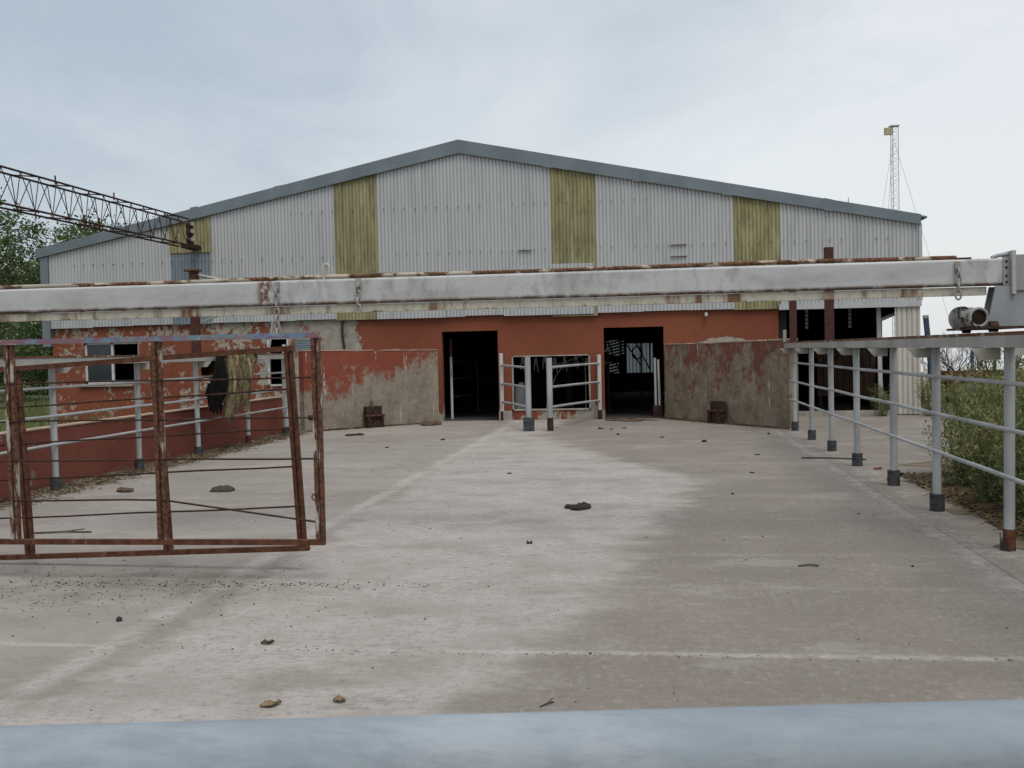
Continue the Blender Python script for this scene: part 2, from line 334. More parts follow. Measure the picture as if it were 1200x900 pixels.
k = t.mix(t.mul(t.ss(broom, .56, .7), .12), k, (.13, .115, .1))
t.color(k); t.bump(t.add(t.mul(bf, .8), t.add(t.mul(fin, .35), t.mul(speck, .5))), .55, .008); FLOOR = t.m
# ground outside
t = MT('dirt_and_grass', .95, 0, .1); a = t.noise(.12, 6, .6); b = t.noise(3, 6, .7); c = t.noise(40, 3)
k = t.mix(t.ss(b, .35, .65), (.12, .095, .065), (.19, .155, .11)); far = t.ss(t.math('SQRT', t.add(t.mul(t.X, t.X), t.mul(t.Y, t.Y))), 22, 34)
k = t.mix(t.mx(t.ss(a, .5, .62), far), k, t.mix(t.ss(b, .3, .7), (.05, .07, .022), (.10, .10, .04))); t.color(k); t.bump(t.add(b, t.mul(c, .3)), .5, .05); GROUND = t.m
t = MT('still_water', .06, 0, .5); t.color((.10, .12, .13)); t.bump(t.noise(1.5, 2, sc=(.3, 1, 1)), .02, .02); WATER = t.m
def leaf_mat(name, c1, c2, c3=None):
    t = MT(name, .6, 0, .3); a = t.noise(1.1, 3, .5); b = t.noise(17, 2)
    k = t.mix(t.ss(t.add(t.mul(a, .6), t.mul(b, .4)), .38, .62), c1, c2)
    if c3: k = t.mix(t.ss(t.noise(4, 3, loc=(2, 2, 2)), .56, .66), k, c3)
    t.color(k); tr = t.N('ShaderNodeBsdfTranslucent'); t.put(tr.inputs['Color'], k); ms = t.N('ShaderNodeMixShader'); ms.inputs[0].default_value = .3
    t.l(t.b.outputs[0], ms.inputs[1]); t.l(tr.outputs[0], ms.inputs[2]); t.l(ms.outputs[0], t.out.inputs[0]); return t.m
LEAFT = leaf_mat('tree_leaf', (.05, .08, .024), (.12, .155, .05))
LEAFD = leaf_mat('dark_tree_leaf', (.035, .06, .02), (.075, .11, .034))
LEAFW = leaf_mat('weed_leaf', (.095, .135, .045), (.21, .235, .09), (.29, .24, .12))
SEED = leaf_mat('weed_seed_head', (.2, .13, .06), (.32, .22, .1))
BARK = simple('bark', (.085, .068, .05), .9, 0, .4, 6, .4)
TWIG = simple('dry_twig', (.07, .055, .042), .9, 0, .4, 9)
LITTER = leaf_mat('leaf_litter', (.08, .05, .025), (.2, .14, .07), (.27, .21, .12))
DUNG = simple('dung', (.022, .015, .011), .95, 0, .5, 18, .4)
DUNGG = simple('green_dung', (.045, .038, .022), .95, 0, .4, 18, .4)
STRAW = simple('brown_straw', (.085, .055, .034), .95, 0, .5, 25, .3)
DRYLEAF = simple('dry_leaf', (.17, .12, .06), .8, 0, .4, 30)
BRICKRED = simple('red_stone', (.16, .045, .035), .85, 0, .3, 30)
t = MT('hide_fur', .9, 0, .15); hz = t.noise(7, 6, .65, sc=(2, 2, .35)); hh = t.noise(45, 4, .6, sc=(1.5, 1.5, .2))
k = t.ramp(t.add(t.mul(hz, .6), t.mul(hh, .4)), [(.3, (.018, .014, .01)), (.46, (.085, .066, .038)), (.53, (.26, .205, .115)), (.66, (.46, .38, .24))])
yn = t.add(t.Y, t.mul(t.sub(t.noise(3, 4), .5), .7)); k = t.mix(t.ss(t.add(yn, t.mul(t.Z, -.30)), 17.03, 17.2), (.007, .006, .006), k)
k = t.mix(t.ss(yn, 18.75, 18.9), k, (.008, .007, .007)); t.color(k); t.bump(hh, .8, .02); HIDE = t.m

# ================================================================== THE SETTING
g = MB(); g.quad((-900, -300, -.03), (900, -300, -.03), (900, 1800, -.03), (-900, 1800, -.03)); struct(g.build('ground', GROUND))
pw = [(12, 62), (60, 55), (260, 70), (420, 200), (420, 900), (150, 900), (60, 420), (30, 190), (18, 110), (13, 80)]
g = MB(); g.v = [(x, y, -.026) for x, y in pw]; g.face(range(len(pw))); struct(g.build('water', WATER))

# yard floor: a bedding sheet and one cast slab per bay
yf = bpy.data.objects.new('yard_floor', None); COL.objects.link(yf); yf['kind'] = 'structure'
XS = [-7.86, 2.5, 4.1]; YS = [-2.2, .8, 2.4, 4.05, 5.65, 7.24, 8.42, 10.1, 11.72, 13.4, 15.07, 17.0, 19.0, 21.0, 23.0, 24.99]
def slab(x0, x1, y0, y1, name='slab'):
    g = .0025; b = .004; mb = MB(); n = 0
    for (i, z) in ((0, -.12), (0, -b), (b, 0)):
        mb.v += [(x0+g+i, y0+g+i, z), (x1-g-i, y0+g+i, z), (x1-g-i, y1-g-i, z), (x0+g+i, y1-g-i, z)]
    for r in (0, 4):
        for j in range(4): mb.face((r+j, r+(j+1) % 4, r+4+(j+1) % 4, r+4+j))
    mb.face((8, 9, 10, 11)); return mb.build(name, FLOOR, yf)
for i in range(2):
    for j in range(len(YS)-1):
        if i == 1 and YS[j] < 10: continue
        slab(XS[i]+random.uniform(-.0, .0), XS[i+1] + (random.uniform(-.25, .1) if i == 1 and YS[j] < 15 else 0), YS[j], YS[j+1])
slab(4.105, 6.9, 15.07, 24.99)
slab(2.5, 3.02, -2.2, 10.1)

# ================================================================== BARN
D = 25.04; XL_, XR_, XC = -15.05, 6.14, -4.43; ZR, ZE = 6.43, 4.34
barn = thing('cattle_barn', (XC, D, 0), 'wide gabled cattle barn of corrugated metal sheets above an orange block wall', 'barn')
slope = (ZR-ZE)/((XR_-XL_)/2)
def ztop(x): return ZR - abs(x-XC)*slope
def corr(x0, x1, zb, ztf, y, mat, name, parent, pitch=.0865, amp=.010, yoff=0):
    v = []; f = []; k0 = math.floor(x0/pitch); xs = [x0, x1]+[k*pitch+q*pitch for k in range(k0, int(x1/pitch)+2) for q in (.02, .07, .18, .23, .62) if x0 < k*pitch+q*pitch < x1]; xs.sort()
    if x0 < XC < x1: xs = sorted(set(xs+[XC]))
    for x in xs:
        ph = (x % pitch)/pitch
        w = amp*1.7*max(0, min(1, (ph-.02)/.05, (.23-ph)/.05)) if ph < .25 else (-.25*amp if .5 < ph < .75 else 0)
        for z in (zb, (zb+ztf(x))/2, ztf(x)): v.append((x, y+w+yoff, z))
    for i in range(len(xs)-1):
        for k in (0, 1): a = i*3+k; f.append((a, a+3, a+4, a+1))
    return raw(name, v, f, mat, parent, True)
P = (XR_-XL_)/20
for k in range(20):
    x0 = XL_+P*k+(.085 if k else 0); x1 = XL_+P*(k+1)+.097
    if k in (3, 7, 12, 16):
        if k == 3:
            corr(x0, x1, 2.5, lambda x: 4.3, D-.09, BLUESHEET, 'metal_sheet', barn); o = corr(x0, x1, 4.27, ztop, D-.118, OCHRE, 'metal_sheet', barn)
        else: o = corr(x0, x1, 2.5 if k != 12 else 2.45, ztop, D-.09, OCHRE, 'metal_sheet', barn)
        o['label'] = 'yellow-green lichen stained sheet'; continue
    zb = 2.52+random.uniform(-.03, .02)
    if k < 3: zb -= .03*(k == 0)
    corr(x0, x1 if k < 19 else XR_, zb if k < 17 else 2.6, ztop, D-.09+random.choice((-.0015, .0015)), SHEET, 'metal_sheet', barn)
# patches of short sheet lapped near the bottom
corr(XL_+P*8+.05, XL_+P*9+.7, 2.5, lambda x: 3.62, D-.115, SHEET, 'patch_sheet', barn)
corr(XL_+P*11-.02, XL_+P*13+.02, 2.5, lambda x: 3.70, D-.117, SHEET, 'patch_sheet', barn)
# screws in rows
mb = MB()
for zrow in (3.05, 4.05, 5.15):
    x = XL_+.2
    while x < XR_-.1:
        zz = zrow+random.uniform(-.012, .012)
        if zz < ztop(x)-.4 and random.random() < .9: mb.tube([(x, D-.135, zz), (x, D-.10, zz)], .011, 6)
        x += .26+random.uniform(-.01, .01)
o = mb.build('screws', SLEEVE, barn); o['kind'] = 'stuff'
# dark slots and brackets on the cladding
MB().box(-.0+(-3.05), -2.72, D-.13, D-.10, 4.03, 4.045).build('bracket', DARKRUST, barn)
for z in (3.78, 4.05): MB().box(.55, .92, D-.13, D-.10, z-.008, z+.008).build('bracket', DARKRUST, barn)
# barge flashing
for s in (-1, 1):
    xe = XL_-.28 if s < 0 else XR_+.02; ze = ZR - abs(xe-XC)*slope; mb = MB()
    mb.prism([(XC, D-.17, ZR-.02), (xe, D-.17, ze-.02), (xe, D-.17, ze+.21), (XC, D-.17, ZR+.30)], (0, .035, 0)); o = mb.build('barge_flashing', FLASH, barn)
    # lap joints
    for q in range(1, 5):
        x = XC+(xe-XC)*q/5+random.uniform(-.2, .2); z = ZR-abs(x-XC)*slope
        MB().prism([(x-.1, D-.176, z-.02), (x+.1, D-.176, z-.02-s*.2*slope), (x+.1, D-.176, z+.25-s*.2*slope), (x-.1, D-.176, z+.26)], (0, .004, 0)).build('flashing_lap', FLASH, o)
# roof
YB = 41.0
for s in (-1, 1):
    xe = XL_-.28 if s < 0 else XR_+.16; ze = ZR+.30-abs(xe-XC)*(.30+ZR-ZE-.21)/((XR_-XL_)/2)
    mb = MB(); mb.prism([(XC, D-.14, ZR+.27), (xe, D-.14, ze-.02), (xe, D-.14, ze-.06), (XC, D-.14, ZR+.21)], (0, YB-D+.4, 0)); mb.build('roof', ROOFM, barn)
# left corner flashing
MB().box(XL_-.19, XL_+.02, D-.13, D+.1, 2.02, ztop(XL_)-.0).build('corner_flashing', FLASH, barn)
MB().box(XR_-.02, XR_+.05, D-.13, D-.02, 2.6, ztop(XR_)).build('corner_flashing', SHEET, barn)
# facade wall with openings
def wall(name, x0, x1, z0, z1, y0, y1, holes, mat, parent, axis='x'):
    xs = sorted({x0, x1, *[h[0] for h in holes], *[h[1] for h in holes]}); zs = sorted({z0, z1, *[h[2] for h in holes], *[h[3] for h in holes]})
    def solid(i, j):
        if i < 0 or j < 0 or i >= len(xs)-1 or j >= len(zs)-1: return False
        cx = (xs[i]+xs[i+1])/2; cz = (zs[j]+zs[j+1])/2
        return not any(h[0] < cx < h[1] and h[2] < cz < h[3] for h in holes)
    mb = MB(); P_ = (lambda x, y, z: (x, y, z)) if axis == 'x' else (lambda x, y, z: (y, x, z))
    for i in range(len(xs)-1):
        for j in range(len(zs)-1):
            if not solid(i, j): continue
            a, b, c, d = xs[i], xs[i+1], zs[j], zs[j+1]
            mb.quad(P_(a, y0, c), P_(b, y0, c), P_(b, y0, d), P_(a, y0, d)); mb.quad(P_(a, y1, c), P_(b, y1, c), P_(b, y1, d), P_(a, y1, d))
            if not solid(i-1, j): mb.quad(P_(a, y0, c), P_(a, y1, c), P_(a, y1, d), P_(a, y0, d))
            if not solid(i+1, j): mb.quad(P_(b, y0, c), P_(b, y1, c), P_(b, y1, d), P_(b, y0, d))
            if not solid(i, j-1): mb.quad(P_(a, y0, c), P_(b, y0, c), P_(b, y1, c), P_(a, y1, c))
            if not solid(i, j+1): mb.quad(P_(a, y0, d), P_(b, y0, d), P_(b, y1, d), P_(a, y1, d))
    return mb.build(name, mat, parent)
HO = [(-4.97, -3.6, -.1, 2.16), (-1.06, .35, -.1, 2.16), (-3.27, -1.39, .22, 1.54), (-14.22, -12.74, 1.04, 2.10), (-9.36, -8.82, .92, 2.12)]
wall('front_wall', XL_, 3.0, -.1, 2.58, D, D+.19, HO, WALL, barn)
MB().box(XL_, XR_, D-.05, D+.02, 2.585, 2.66).build('sill_girt', TIMBER, barn)
# frame of the middle opening
mb = MB()
for a in ((-3.27, -3.235, .22, 1.54), (-1.425, -1.39, .22, 1.54), (-3.27, -1.39, .22, .255), (-3.27, -1.39, 1.515, 1.54)): mb.box(a[0], a[1], D-.025, D+.05, a[2], a[3])
mb.build('opening_frame', BAREC, barn)
# sliding window on the left
w = MB()
for a in ((-14.22, -14.16, 1.04, 2.1), (-12.79, -12.74, 1.04, 2.1), (-14.22, -12.74, 1.04, 1.10), (-14.22, -12.74, 2.05, 2.1), (-13.51, -13.45, 1.04, 2.1)): w.box(a[0], a[1], D+.06, D+.11, a[2], a[3])
w = w.build('window', FRAMEW, barn)
MB().box(-14.17, -13.5, D+.082, D+.087, 1.09, 2.06).build('pane', GLASS, w)
MB().box(-14.34, -12.9, D-.07, D+.0, .985, 1.035).build('window_sill', BAREC, barn)
w = MB()
for a in ((-9.36, -9.32, .92, 2.12), (-8.86, -8.82, .92, 2.12), (-9.36, -8.82, .92, .96), (-9.36, -8.82, 2.08, 2.12)): w.box(a[0], a[1], D-.03, D+.05, a[2], a[3])
w.build('window', FRAMEW, barn)
# loose white tube leaning across the narrow opening, louvre and drain pipe
mb = MB()
for i in range(6): mb.box(-8.62, -8.22, D-.05, D-.005, 1.74+i*.058, 1.785+i*.058)
mb.build('louvre', BLUESHEET, barn)
MB().tube([(-7.42, D-.05, 2.5), (-7.43, D-.06, 2.15), (-7.38, D-.07, 1.8)], .03, 8).build('drain_pipe', BLACK, barn)
# small lamp below the cladding
mb = MB().tube([(1.34, D-.0, 2.42), (1.34, D-.10, 2.42)], .03, 8); mb.tube([(1.34, D-.12, 2.46), (1.34, D-.12, 2.40), (1.34, D-.12, 2.36)], [.02, .05, .03], 10); mb.build('lamp', WHITEP, barn)
# open bay at the right and corner cladding
corr(5.58, XR_, .02, lambda x: 2.62, D-.09, CREAMSHEET, 'corner_sheet', barn, .11, .016)
MB().box(3.0, XR_+.02, D-.15, D-.11, 2.47, 2.60).build('header_flashing', SHEET, barn)
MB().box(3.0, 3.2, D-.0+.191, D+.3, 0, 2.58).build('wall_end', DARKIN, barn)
MB().box(3.0, 5.6, D+.02, D+.2, -.1, .10).build('kerb', BAREC, barn)
MB().bar((5.34, D+.3, 0), (5.30, D+.3, 2.6), .09, .09).build('bay_post', WHITEP, barn)
MB().bar((5.33, D+.3, 2.18), (6.1, D+.5, 2.5), .05, .07).build('bay_brace', WHITEP, barn)
# side walls, rear wall, interior
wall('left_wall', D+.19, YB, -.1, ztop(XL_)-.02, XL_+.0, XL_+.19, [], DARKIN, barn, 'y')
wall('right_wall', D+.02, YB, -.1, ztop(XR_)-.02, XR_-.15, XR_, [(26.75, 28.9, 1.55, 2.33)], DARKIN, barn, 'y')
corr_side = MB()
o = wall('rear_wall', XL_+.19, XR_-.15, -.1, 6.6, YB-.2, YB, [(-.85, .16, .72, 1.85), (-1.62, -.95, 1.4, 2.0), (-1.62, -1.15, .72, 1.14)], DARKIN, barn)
for i in range(12):                                               # slats across the rear openings
    MB().bar((-1.66, YB-.25, .70+i*.115), (-.92, YB-.25, .86+i*.115), .03, .07).build('slat', TIMBER, barn)
for x in (-9.5, -2.2, 1.8):
    for y in (29.0, 35.0): MB().box(x-.09, x+.09, y-.09, y+.09, 0, ztop(x)).build('column', DARKRUST, barn)
# cable along the cladding at the left
mb = MB()
for x, z0, z1 in ((-14.05, 2.9, 3.25), (-12.95, 2.95, 3.2), (-12.0, 2.95, 3.12)):
    MB().bar((x, D-.3, z0-.2), (x, D-.3, z1), .05, .05).build('cable_bracket', DARKRUST, barn)
    MB().bar((x, D-.3, z1-.12), (x, D-.10, z1-.12), .03, .03).build('cable_bracket', DARKRUST, barn)
MB().tube([(-14.5, D-.3, 3.24), (-14.05, D-.3, 3.25), (-13.4, D-.3, 3.2), (-12.95, D-.3, 3.2), (-12.0, D-.3, 3.12), (-11.3, D-.3, 3.03), (-10.9, D-.12, 3.0)], .014, 6).build('cable', TIMBER, barn)
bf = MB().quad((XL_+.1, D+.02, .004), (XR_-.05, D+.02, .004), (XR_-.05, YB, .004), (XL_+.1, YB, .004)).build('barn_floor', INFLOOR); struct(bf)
# plank partition seen through the open bay
pp = thing('plank_partition', (5.0, 28.2, 0), 'brown vertical plank partition inside the open bay of the barn', 'partition')
for i in range(9):
    x = 4.35+i*.165; MB().box(x, x+.15, 28.2+random.uniform(-.01, .01), 28.24, .3, 1.62+random.uniform(-.1, .1)).build('plank', TIMBER, pp)
for z in (.55, 1.3): MB().box(4.3, 5.85, 28.245, 28.32, z, z+.09).build('ledger', TIMBER, pp)
for x in (4.4, 5.7): MB().box(x, x+.09, 28.325, 28.42, .0, 1.7).build('stud', TIMBER, pp)
# hanging chains in the bay
for x in (3.95, 5.0):
    h = thing('hanging_strap', (x, 27.2, 4.0), 'pale perforated strap hanging from the roof inside the open bay', 'strap', 'straps hanging in the open bay')
    MB().tube([(x, 27.2, 5.3), (x, 27.2, 2.6)], .008, 5).build('wire', DARKRUST, h)
    for i in range(6): MB().box(x-.035, x+.035, 27.18, 27.22, 2.05+i*.1, 2.13+i*.1).build('link_plate', FRAMEW, h)
# milking parlour inside (seen dimly through the openings)
for nm, y in (('stall_rail', 30.2), ('stall_rail', 32.4)):
    s_ = thing(nm, (-2.5, y, 0), 'grey tubular stall rail standing in the dark milking hall ' + ('near the low opening' if y < 31 else 'beyond the hanging milking units'), 'rail')
    for x in (-5.2, -3.4, -1.6): MB().tube([(x, y, 0), (x, y, 1.35)], .035, 8).build('post', DARKRUST, s_)
    for z in (.75, 1.3): MB().tube([(-5.5, y, z), (-1.3, y, z)], .03, 8).build('tube', DARKRUST, s_)
mlk = thing('milk_line', (-3, 27.3, 0), 'thin steel milk line hung on posts above the hanging milking units', 'pipe')
MB().tube([(-3.9, 27.3, 1.62), (-1.0, 27.3, 1.62)], .035, 8).build('tube', WHITEP, mlk)
MB().tube([(-2.6, 27.6, 1.28), (-1.0, 27.5, 1.30)], .04, 8).build('lower_tube', PIPE, mlk)
for x in (-3.85, -1.05): MB().tube([(x, 27.3, 0), (x, 27.3, 1.60)], .03, 8).build('post', DARKRUST, mlk)
MB().bar((-1.06, 27.5, 1.27), (-1.05, 27.3, 1.27), .03, .03).build('bracket', DARKRUST, mlk)
random.seed(50)
for i, x in enumerate((-3.3, -2.95, -2.72, -2.45, -2.2, -1.9, -1.62, -1.35)):
    u = thing('milking_unit', (x, 27.3, 1.4), 'pale milking unit hanging from the milk line in the dark hall', 'milking unit', 'milking units on the milk line'); dz = random.uniform(-.08, .03)
    MB().tube([(x, 27.3, 1.59), (x+.02, 27.3, 1.52+dz)], .012, 6).build('hose', BLACK, u)
    MB().tube([(x+.02, 27.3, 1.52+dz), (x+.02, 27.3, 1.50+dz), (x+.02, 27.3, 1.38+dz), (x+.02, 27.3, 1.36+dz)], [.02, .04, .04, .02], 10).build('jar', FRAMEW, u)
    for q in range(2): MB().tube([(x-.02+q*.07, 27.3, 1.37+dz), (x-.03+q*.1, 27.32, 1.18+dz-.05*q)], .014, 6).build('teat_cup', FRAMEW, u)
vat = thing('milk_vat', (-3.35, 26.2, 0), 'pale stained drum standing just inside the low barn opening', 'drum')
MB().tube([(-3.2, 26.3, 0), (-3.2, 26.3, .72), (-3.2, 26.3, .78)], [.17, .17, .13], 16).build('body', WHITEP, vat); MB().tube([(-3.2, 26.3, .78), (-3.2, 26.3, .86)], .07, 12).build('neck', WHITEP, vat)
# clutter in front of the rear openings
for i, (x, z0, z1) in enumerate(((-.3, .9, 1.8), (.02, .75, 1.9), (-1.05, .6, 2.1))):
    c = thing('roof_strut', (x, 39, 0), 'thin dark strut crossing the lit rear opening of the barn', 'strut', 'struts before the rear opening'); MB().bar((x, 39, 0), (x+.06, 39, 5.0), .06, .06).build('shaft', DARKRUST, c); MB().bar((x+.02, 39, z0+.1), (x-.5, 39, z1), .05, .05).build('brace', DARKRUST, c)
hl = thing('hose_coil', (-.4, 38, 0), 'dark coiled hose hanging before the lit rear opening of the barn', 'hose'); MB().torus((-.42, 38, 1.5), (1, 0, 0), (0, 0, 1), .17, .025, 1.3, 20, 6).build('coil', BLACK, hl); MB().tube([(-.42, 38, 1.7), (-.42, 38, 5.2)], .012, 5).build('cord', BLACK, hl)
hp = thing('bent_hose', (-2.4, 26.6, 0), 'thin bent hose arching behind the low barn opening', 'hose'); MB().tube([(-2.65, 26.6, .0), (-2.55, 26.6, .5), (-2.35, 26.6, 1.0), (-2.1, 26.6, 1.35), (-1.7, 26.6, 1.5), (-1.6, 26.6, 1.3), (-1.6, 26.6, 0)], .012, 6).build('tube', PIPE, hp)
# posts inside both doors
dp = thing('door_post', (-4.86, 25.6, 0), 'slim white post standing inside the doorway beside the left wing wall', 'post')
MB().tube([(-4.86, 25.6, 0), (-4.86, 25.6, 1.55)], .035, 10).build('shaft', WHITEP, dp); MB().tube([(-4.86, 25.6, 1.55), (-4.86, 25.6, 2.0)], .034, 10).build('upper_shaft', RUST, dp)
for z in (.55, 1.0, 1.42): MB().tube([(-4.83, 25.6, z), (-4.5, 27.4, z)], .02, 6).build('tube', DARKRUST, dp)
MB().tube([(-4.5, 27.4, 0), (-4.5, 27.4, 1.5)], .03, 8).build('end_post', DARKRUST, dp)
dp = thing('door_post', (.2, 25.4, 0), 'pair of slim white pipes standing inside the doorway beside the right wing wall', 'post')
MB().tube([(.15, 25.42, 0), (.14, 25.42, 1.42)], .032, 10).build('shaft', WHITEP, dp); MB().tube([(.24, 25.36, 0), (.22, 25.36, 1.38)], .03, 10).build('shaft', WHITEP, dp)
MB().box(.08, .30, 25.30, 25.48, -.0, .28).build('footing', DARKRUST, dp)
# shed behind, seen through the right door
sh = thing('rear_shed', (0, 47, 0), 'pale grey sheet-metal shed seen through the doorway beside the right wing wall', 'shed')
corr(-6, 7, 0, lambda x: 2.6, 47, BLUESHEET, 'front_wall', sh, .15, .02)
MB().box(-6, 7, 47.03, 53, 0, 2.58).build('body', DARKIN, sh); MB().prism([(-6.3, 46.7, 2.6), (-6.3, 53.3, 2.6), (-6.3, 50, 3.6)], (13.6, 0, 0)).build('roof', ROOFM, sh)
# wing walls
def wing(name, a, b, ztopa, ztopb, th, mat, label):
    a = Vector(a); b = Vector(b); d = (b-a).normalized(); nrm = Vector((-d.y, d.x, 0))
    if nrm.y < 0: nrm = -nrm
    w_ = thing(name, (a.x, a.y, 0), label, 'wall'); N_ = 14; mb = MB()
    for i in range(N_+1):
        p = a.lerp(b, i/N_); z = ztopa+(ztopb-ztopa)*i/N_ + random.uniform(-.006, .006); q = p+nrm*th
        mb.v += [(p.x, p.y, -.05), (p.x, p.y, z), (q.x, q.y, z), (q.x, q.y, -.05)]
    for i in range(N_):
        for j in range(4): mb.face((i*4+j, i*4+4+j, i*4+4+(j+1) % 4, i*4+(j+1) % 4))
    mb.face((0, 1, 2, 3)); mb.face([N_*4+i for i in (3, 2, 1, 0)])
    mb.build('panel', mat, w_)
    cp = MB()
    for i in range(N_):
        if random.random() < .85:
            p = a.lerp(b, i/N_+.002); q = a.lerp(b, (i+1)/N_-.002); z = ztopa+(ztopb-ztopa)*(i+.5)/N_+.006; hh = random.uniform(.015, .03)
            poly = [p-nrm*.012, q-nrm*.012, q+nrm*(th+.01), p+nrm*(th+.01)]
            cp.prism([(v.x, v.y, z) for v in poly], (0, 0, hh))
    cp.build('coping', COPING, w_)
    return w_
wing('wing_wall', (.37, 24.94, 0), (2.74, 21.25, 0), 1.72, 1.75, .22, WINGR, 'weathered concrete wing wall with little red paint, running from doorway to grey pipe fence')
wing('wing_wall', (-4.98, 24.55, 0), (-7.45, 22.05, 0), 1.71, 1.75, .22, WINGL, 'concrete wing wall with peeling orange upper half behind the rusty gates')

# rusty hinge boxes on the wing walls
def hinge_box(x, y, ang, w, label, plant):
    h = thing('latch_box', (x, y, 0), label, 'metal box'); c, s_ = cos(ang), sin(ang)
    def P(u, v): return (x+u*c-v*s_, y+u*s_+v*c)
    def rb(u0, u1, v0, v1, z0, z1, nm, m=DARKRUST):
        MB().prism([(*P(u0, v0), z0), (*P(u1, v0), z0), (*P(u1, v1), z0), (*P(u0, v1), z0)], (0, 0, z1-z0)).build(nm, m, h)
    rb(-w/2, w/2, -.12, .02, .12, .48, 'housing'); rb(-w/2-.02, w/2+.02, -.17, .0, .25, .29, 'flange'); rb(-w/2+.02, w/2-.02, -.15, -.12, .02, .12, 'foot')
    rb(-w/2, -w/2+.05, -.2, -.12, .0, .25, 'lug'); rb(w/2-.05, w/2, -.2, -.12, .0, .3, 'lug')
    MB().tube([(*P(-w/2-.05, -.15), .27), (*P(w/2+.05, -.15), .27)], .025, 8).build('pin', RUST, h)
hinge_box(-6.24, 23.12, math.atan2(2.5, 2.47), .40, 'rusty metal latch box with a sprouting weed fixed to the peeling orange wing wall', True)
hinge_box(1.5, 23.02, math.atan2(-3.69, 2.37), .38, 'rusty metal latch box fixed low on the weathered concrete wing wall', False)

# ================================================================== FENCES
def channel(name, x0, x1, y0, y1, parent):
    r = MB(); s = 1 if x1 > x0 else -1
    MB_ = MB().box(min(x0, x0+s*.012), max(x0, x0+s*.012), y0, y1, 1.60, 1.69).build(name, RAILGREY, parent)
    MB().box(min(x0-s*.004, x1), max(x0-s*.006, x1), y0, y1, 1.691, 1.716).build('rail_flange', RUSTTOP, parent)
    MB().box(min(x0+s*.012, x1), max(x0+s*.012, x1), y0, y1, 1.597, 1.609).build('rail_flange', RAILGREY, parent)
def pipe_fence(label, X, ys, inner, y0, y1, rusty):
    f = thing('pipe_fence', (X, ys[0], 0), label, 'fence')
    xi = X+inner*.15                                           # inner face of the track
    channel('track_rail', xi, X-inner*.06, y0, y1, f)
    for i, y in enumerate(ys):
        px = X+random.uniform(-.01, .01); lean = random.uniform(-.012, .012)
        p = MB().tube([(px, y, 0.0), (px+lean, y, 1.60)], .041, 14).build('post', PIPE, f)
        if i in rusty:
            MB().tube([(px, y, -.0), (px, y, .13), (px, y, .17)], [.047, .047, .043], 14).build('rusted_foot', RUST, p)
            mb = MB()
            for j in range(4):
                a = 2.6+j*.5; mb.prism([(px+.062*cos(a), y+.062*sin(a), 0), (px+.062*cos(a+.45), y+.062*sin(a+.45), 0), (px+.062*cos(a+.4), y+.062*sin(a+.4), .14-j*.03)], (.008*cos(a), .008*sin(a), 0))
            mb.build('broken_sleeve', SLEEVE, p)
        else:
            hh = random.uniform(.165, .185); s_ = MB().tube([(px, y, -.0), (px, y, hh)], .070, 20).build('base_sleeve', SLEEVE, p)
        # gusset below the track, inner side
        a = X+inner*.035; b = X+inner*.265
        MB().prism([(a, y+.045, 1.594), (b, y+.045, 1.594), (X+inner*.185, y+.045, 1.50), (a, y+.045, 1.50)], (0, .012, 0)).build('gusset', GUSSET, f)
    for z in (1.32, .96, .594):
        pts = [(X+inner*.055, yy, z+random.uniform(-.006, .006)) for yy in [y0+.05+(y1-y0-.1)*q/12 for q in range(13)]]
        MB().tube(pts, .0185, 10).build('rail_tube', PIPE, f)
        for y in ys: pass
    # couplings
    for y in (y0+1.9, y0+7.3):
        for z in (1.32, .96, .594): MB().tube([(X+inner*.055, y-.02, z), (X+inner*.055, y+.02, z)], .0215, 10).build('coupling', PIPE, f)
    return f
fr = pipe_fence('grey pipe fence carrying the electric motor, ending at the weathered wing wall', 2.78, [.6, 2.6, 4.6, 6.62, 8.65, 10.68, 12.6, 14.65, 16.7, 18.72, 20.8], -1, .3, 21.15, {4})
fl = pipe_fence('grey pipe fence with a black and tan hide hanging over it', -7.54, [8.3, 10.4, 12.5, 14.72, 16.78, 19.05, 21.1], 1, 7.9, 21.25, {5})
for y, zt in ((20.8, 2.9), (16.7, 3.14)): MB().box(2.70, 2.83, y-.05, y+.05, 1.717, zt).build('upright', BROWNPOST, fr)
MB().tube([(2.62, 20.9, 1.717), (2.62, 20.9, 1.95)], .035, 8).build('stub', GUSSET, fr)
MB().box(-7.58, -7.45, 16.73, 16.83, 1.717, 3.1).build('upright', BROWNPOST, fl)
MB().box(-7.66, -7.40, 16.70, 16.86, 3.1, 3.13).build('cap_plate', RUST, fl)
MB().tube([(-7.45, 16.78, 3.04), (-6.95, 16.5, 2.93), (-5.6, 15.8, 2.70)], .022, 8).build('stay', GUSSET, fl)
MB().bar((-5.6, 15.8, 2.70), (-7.40, 16.75, 2.25), .03, .03).build('strut', GUSSET, fl)
# white tube brace + slim second post at the far end of left fence
MB().tube([(-7.62, 21.4, 0.05), (-7.66, 21.45, 1.9)], .04, 10).build('slim_post', WHITEP, fl)
MB().tube([(-7.95, 21.1, 1.3), (-7.72, 21.0, 2.4)], .03, 8).build('brace', PIPE, fl)
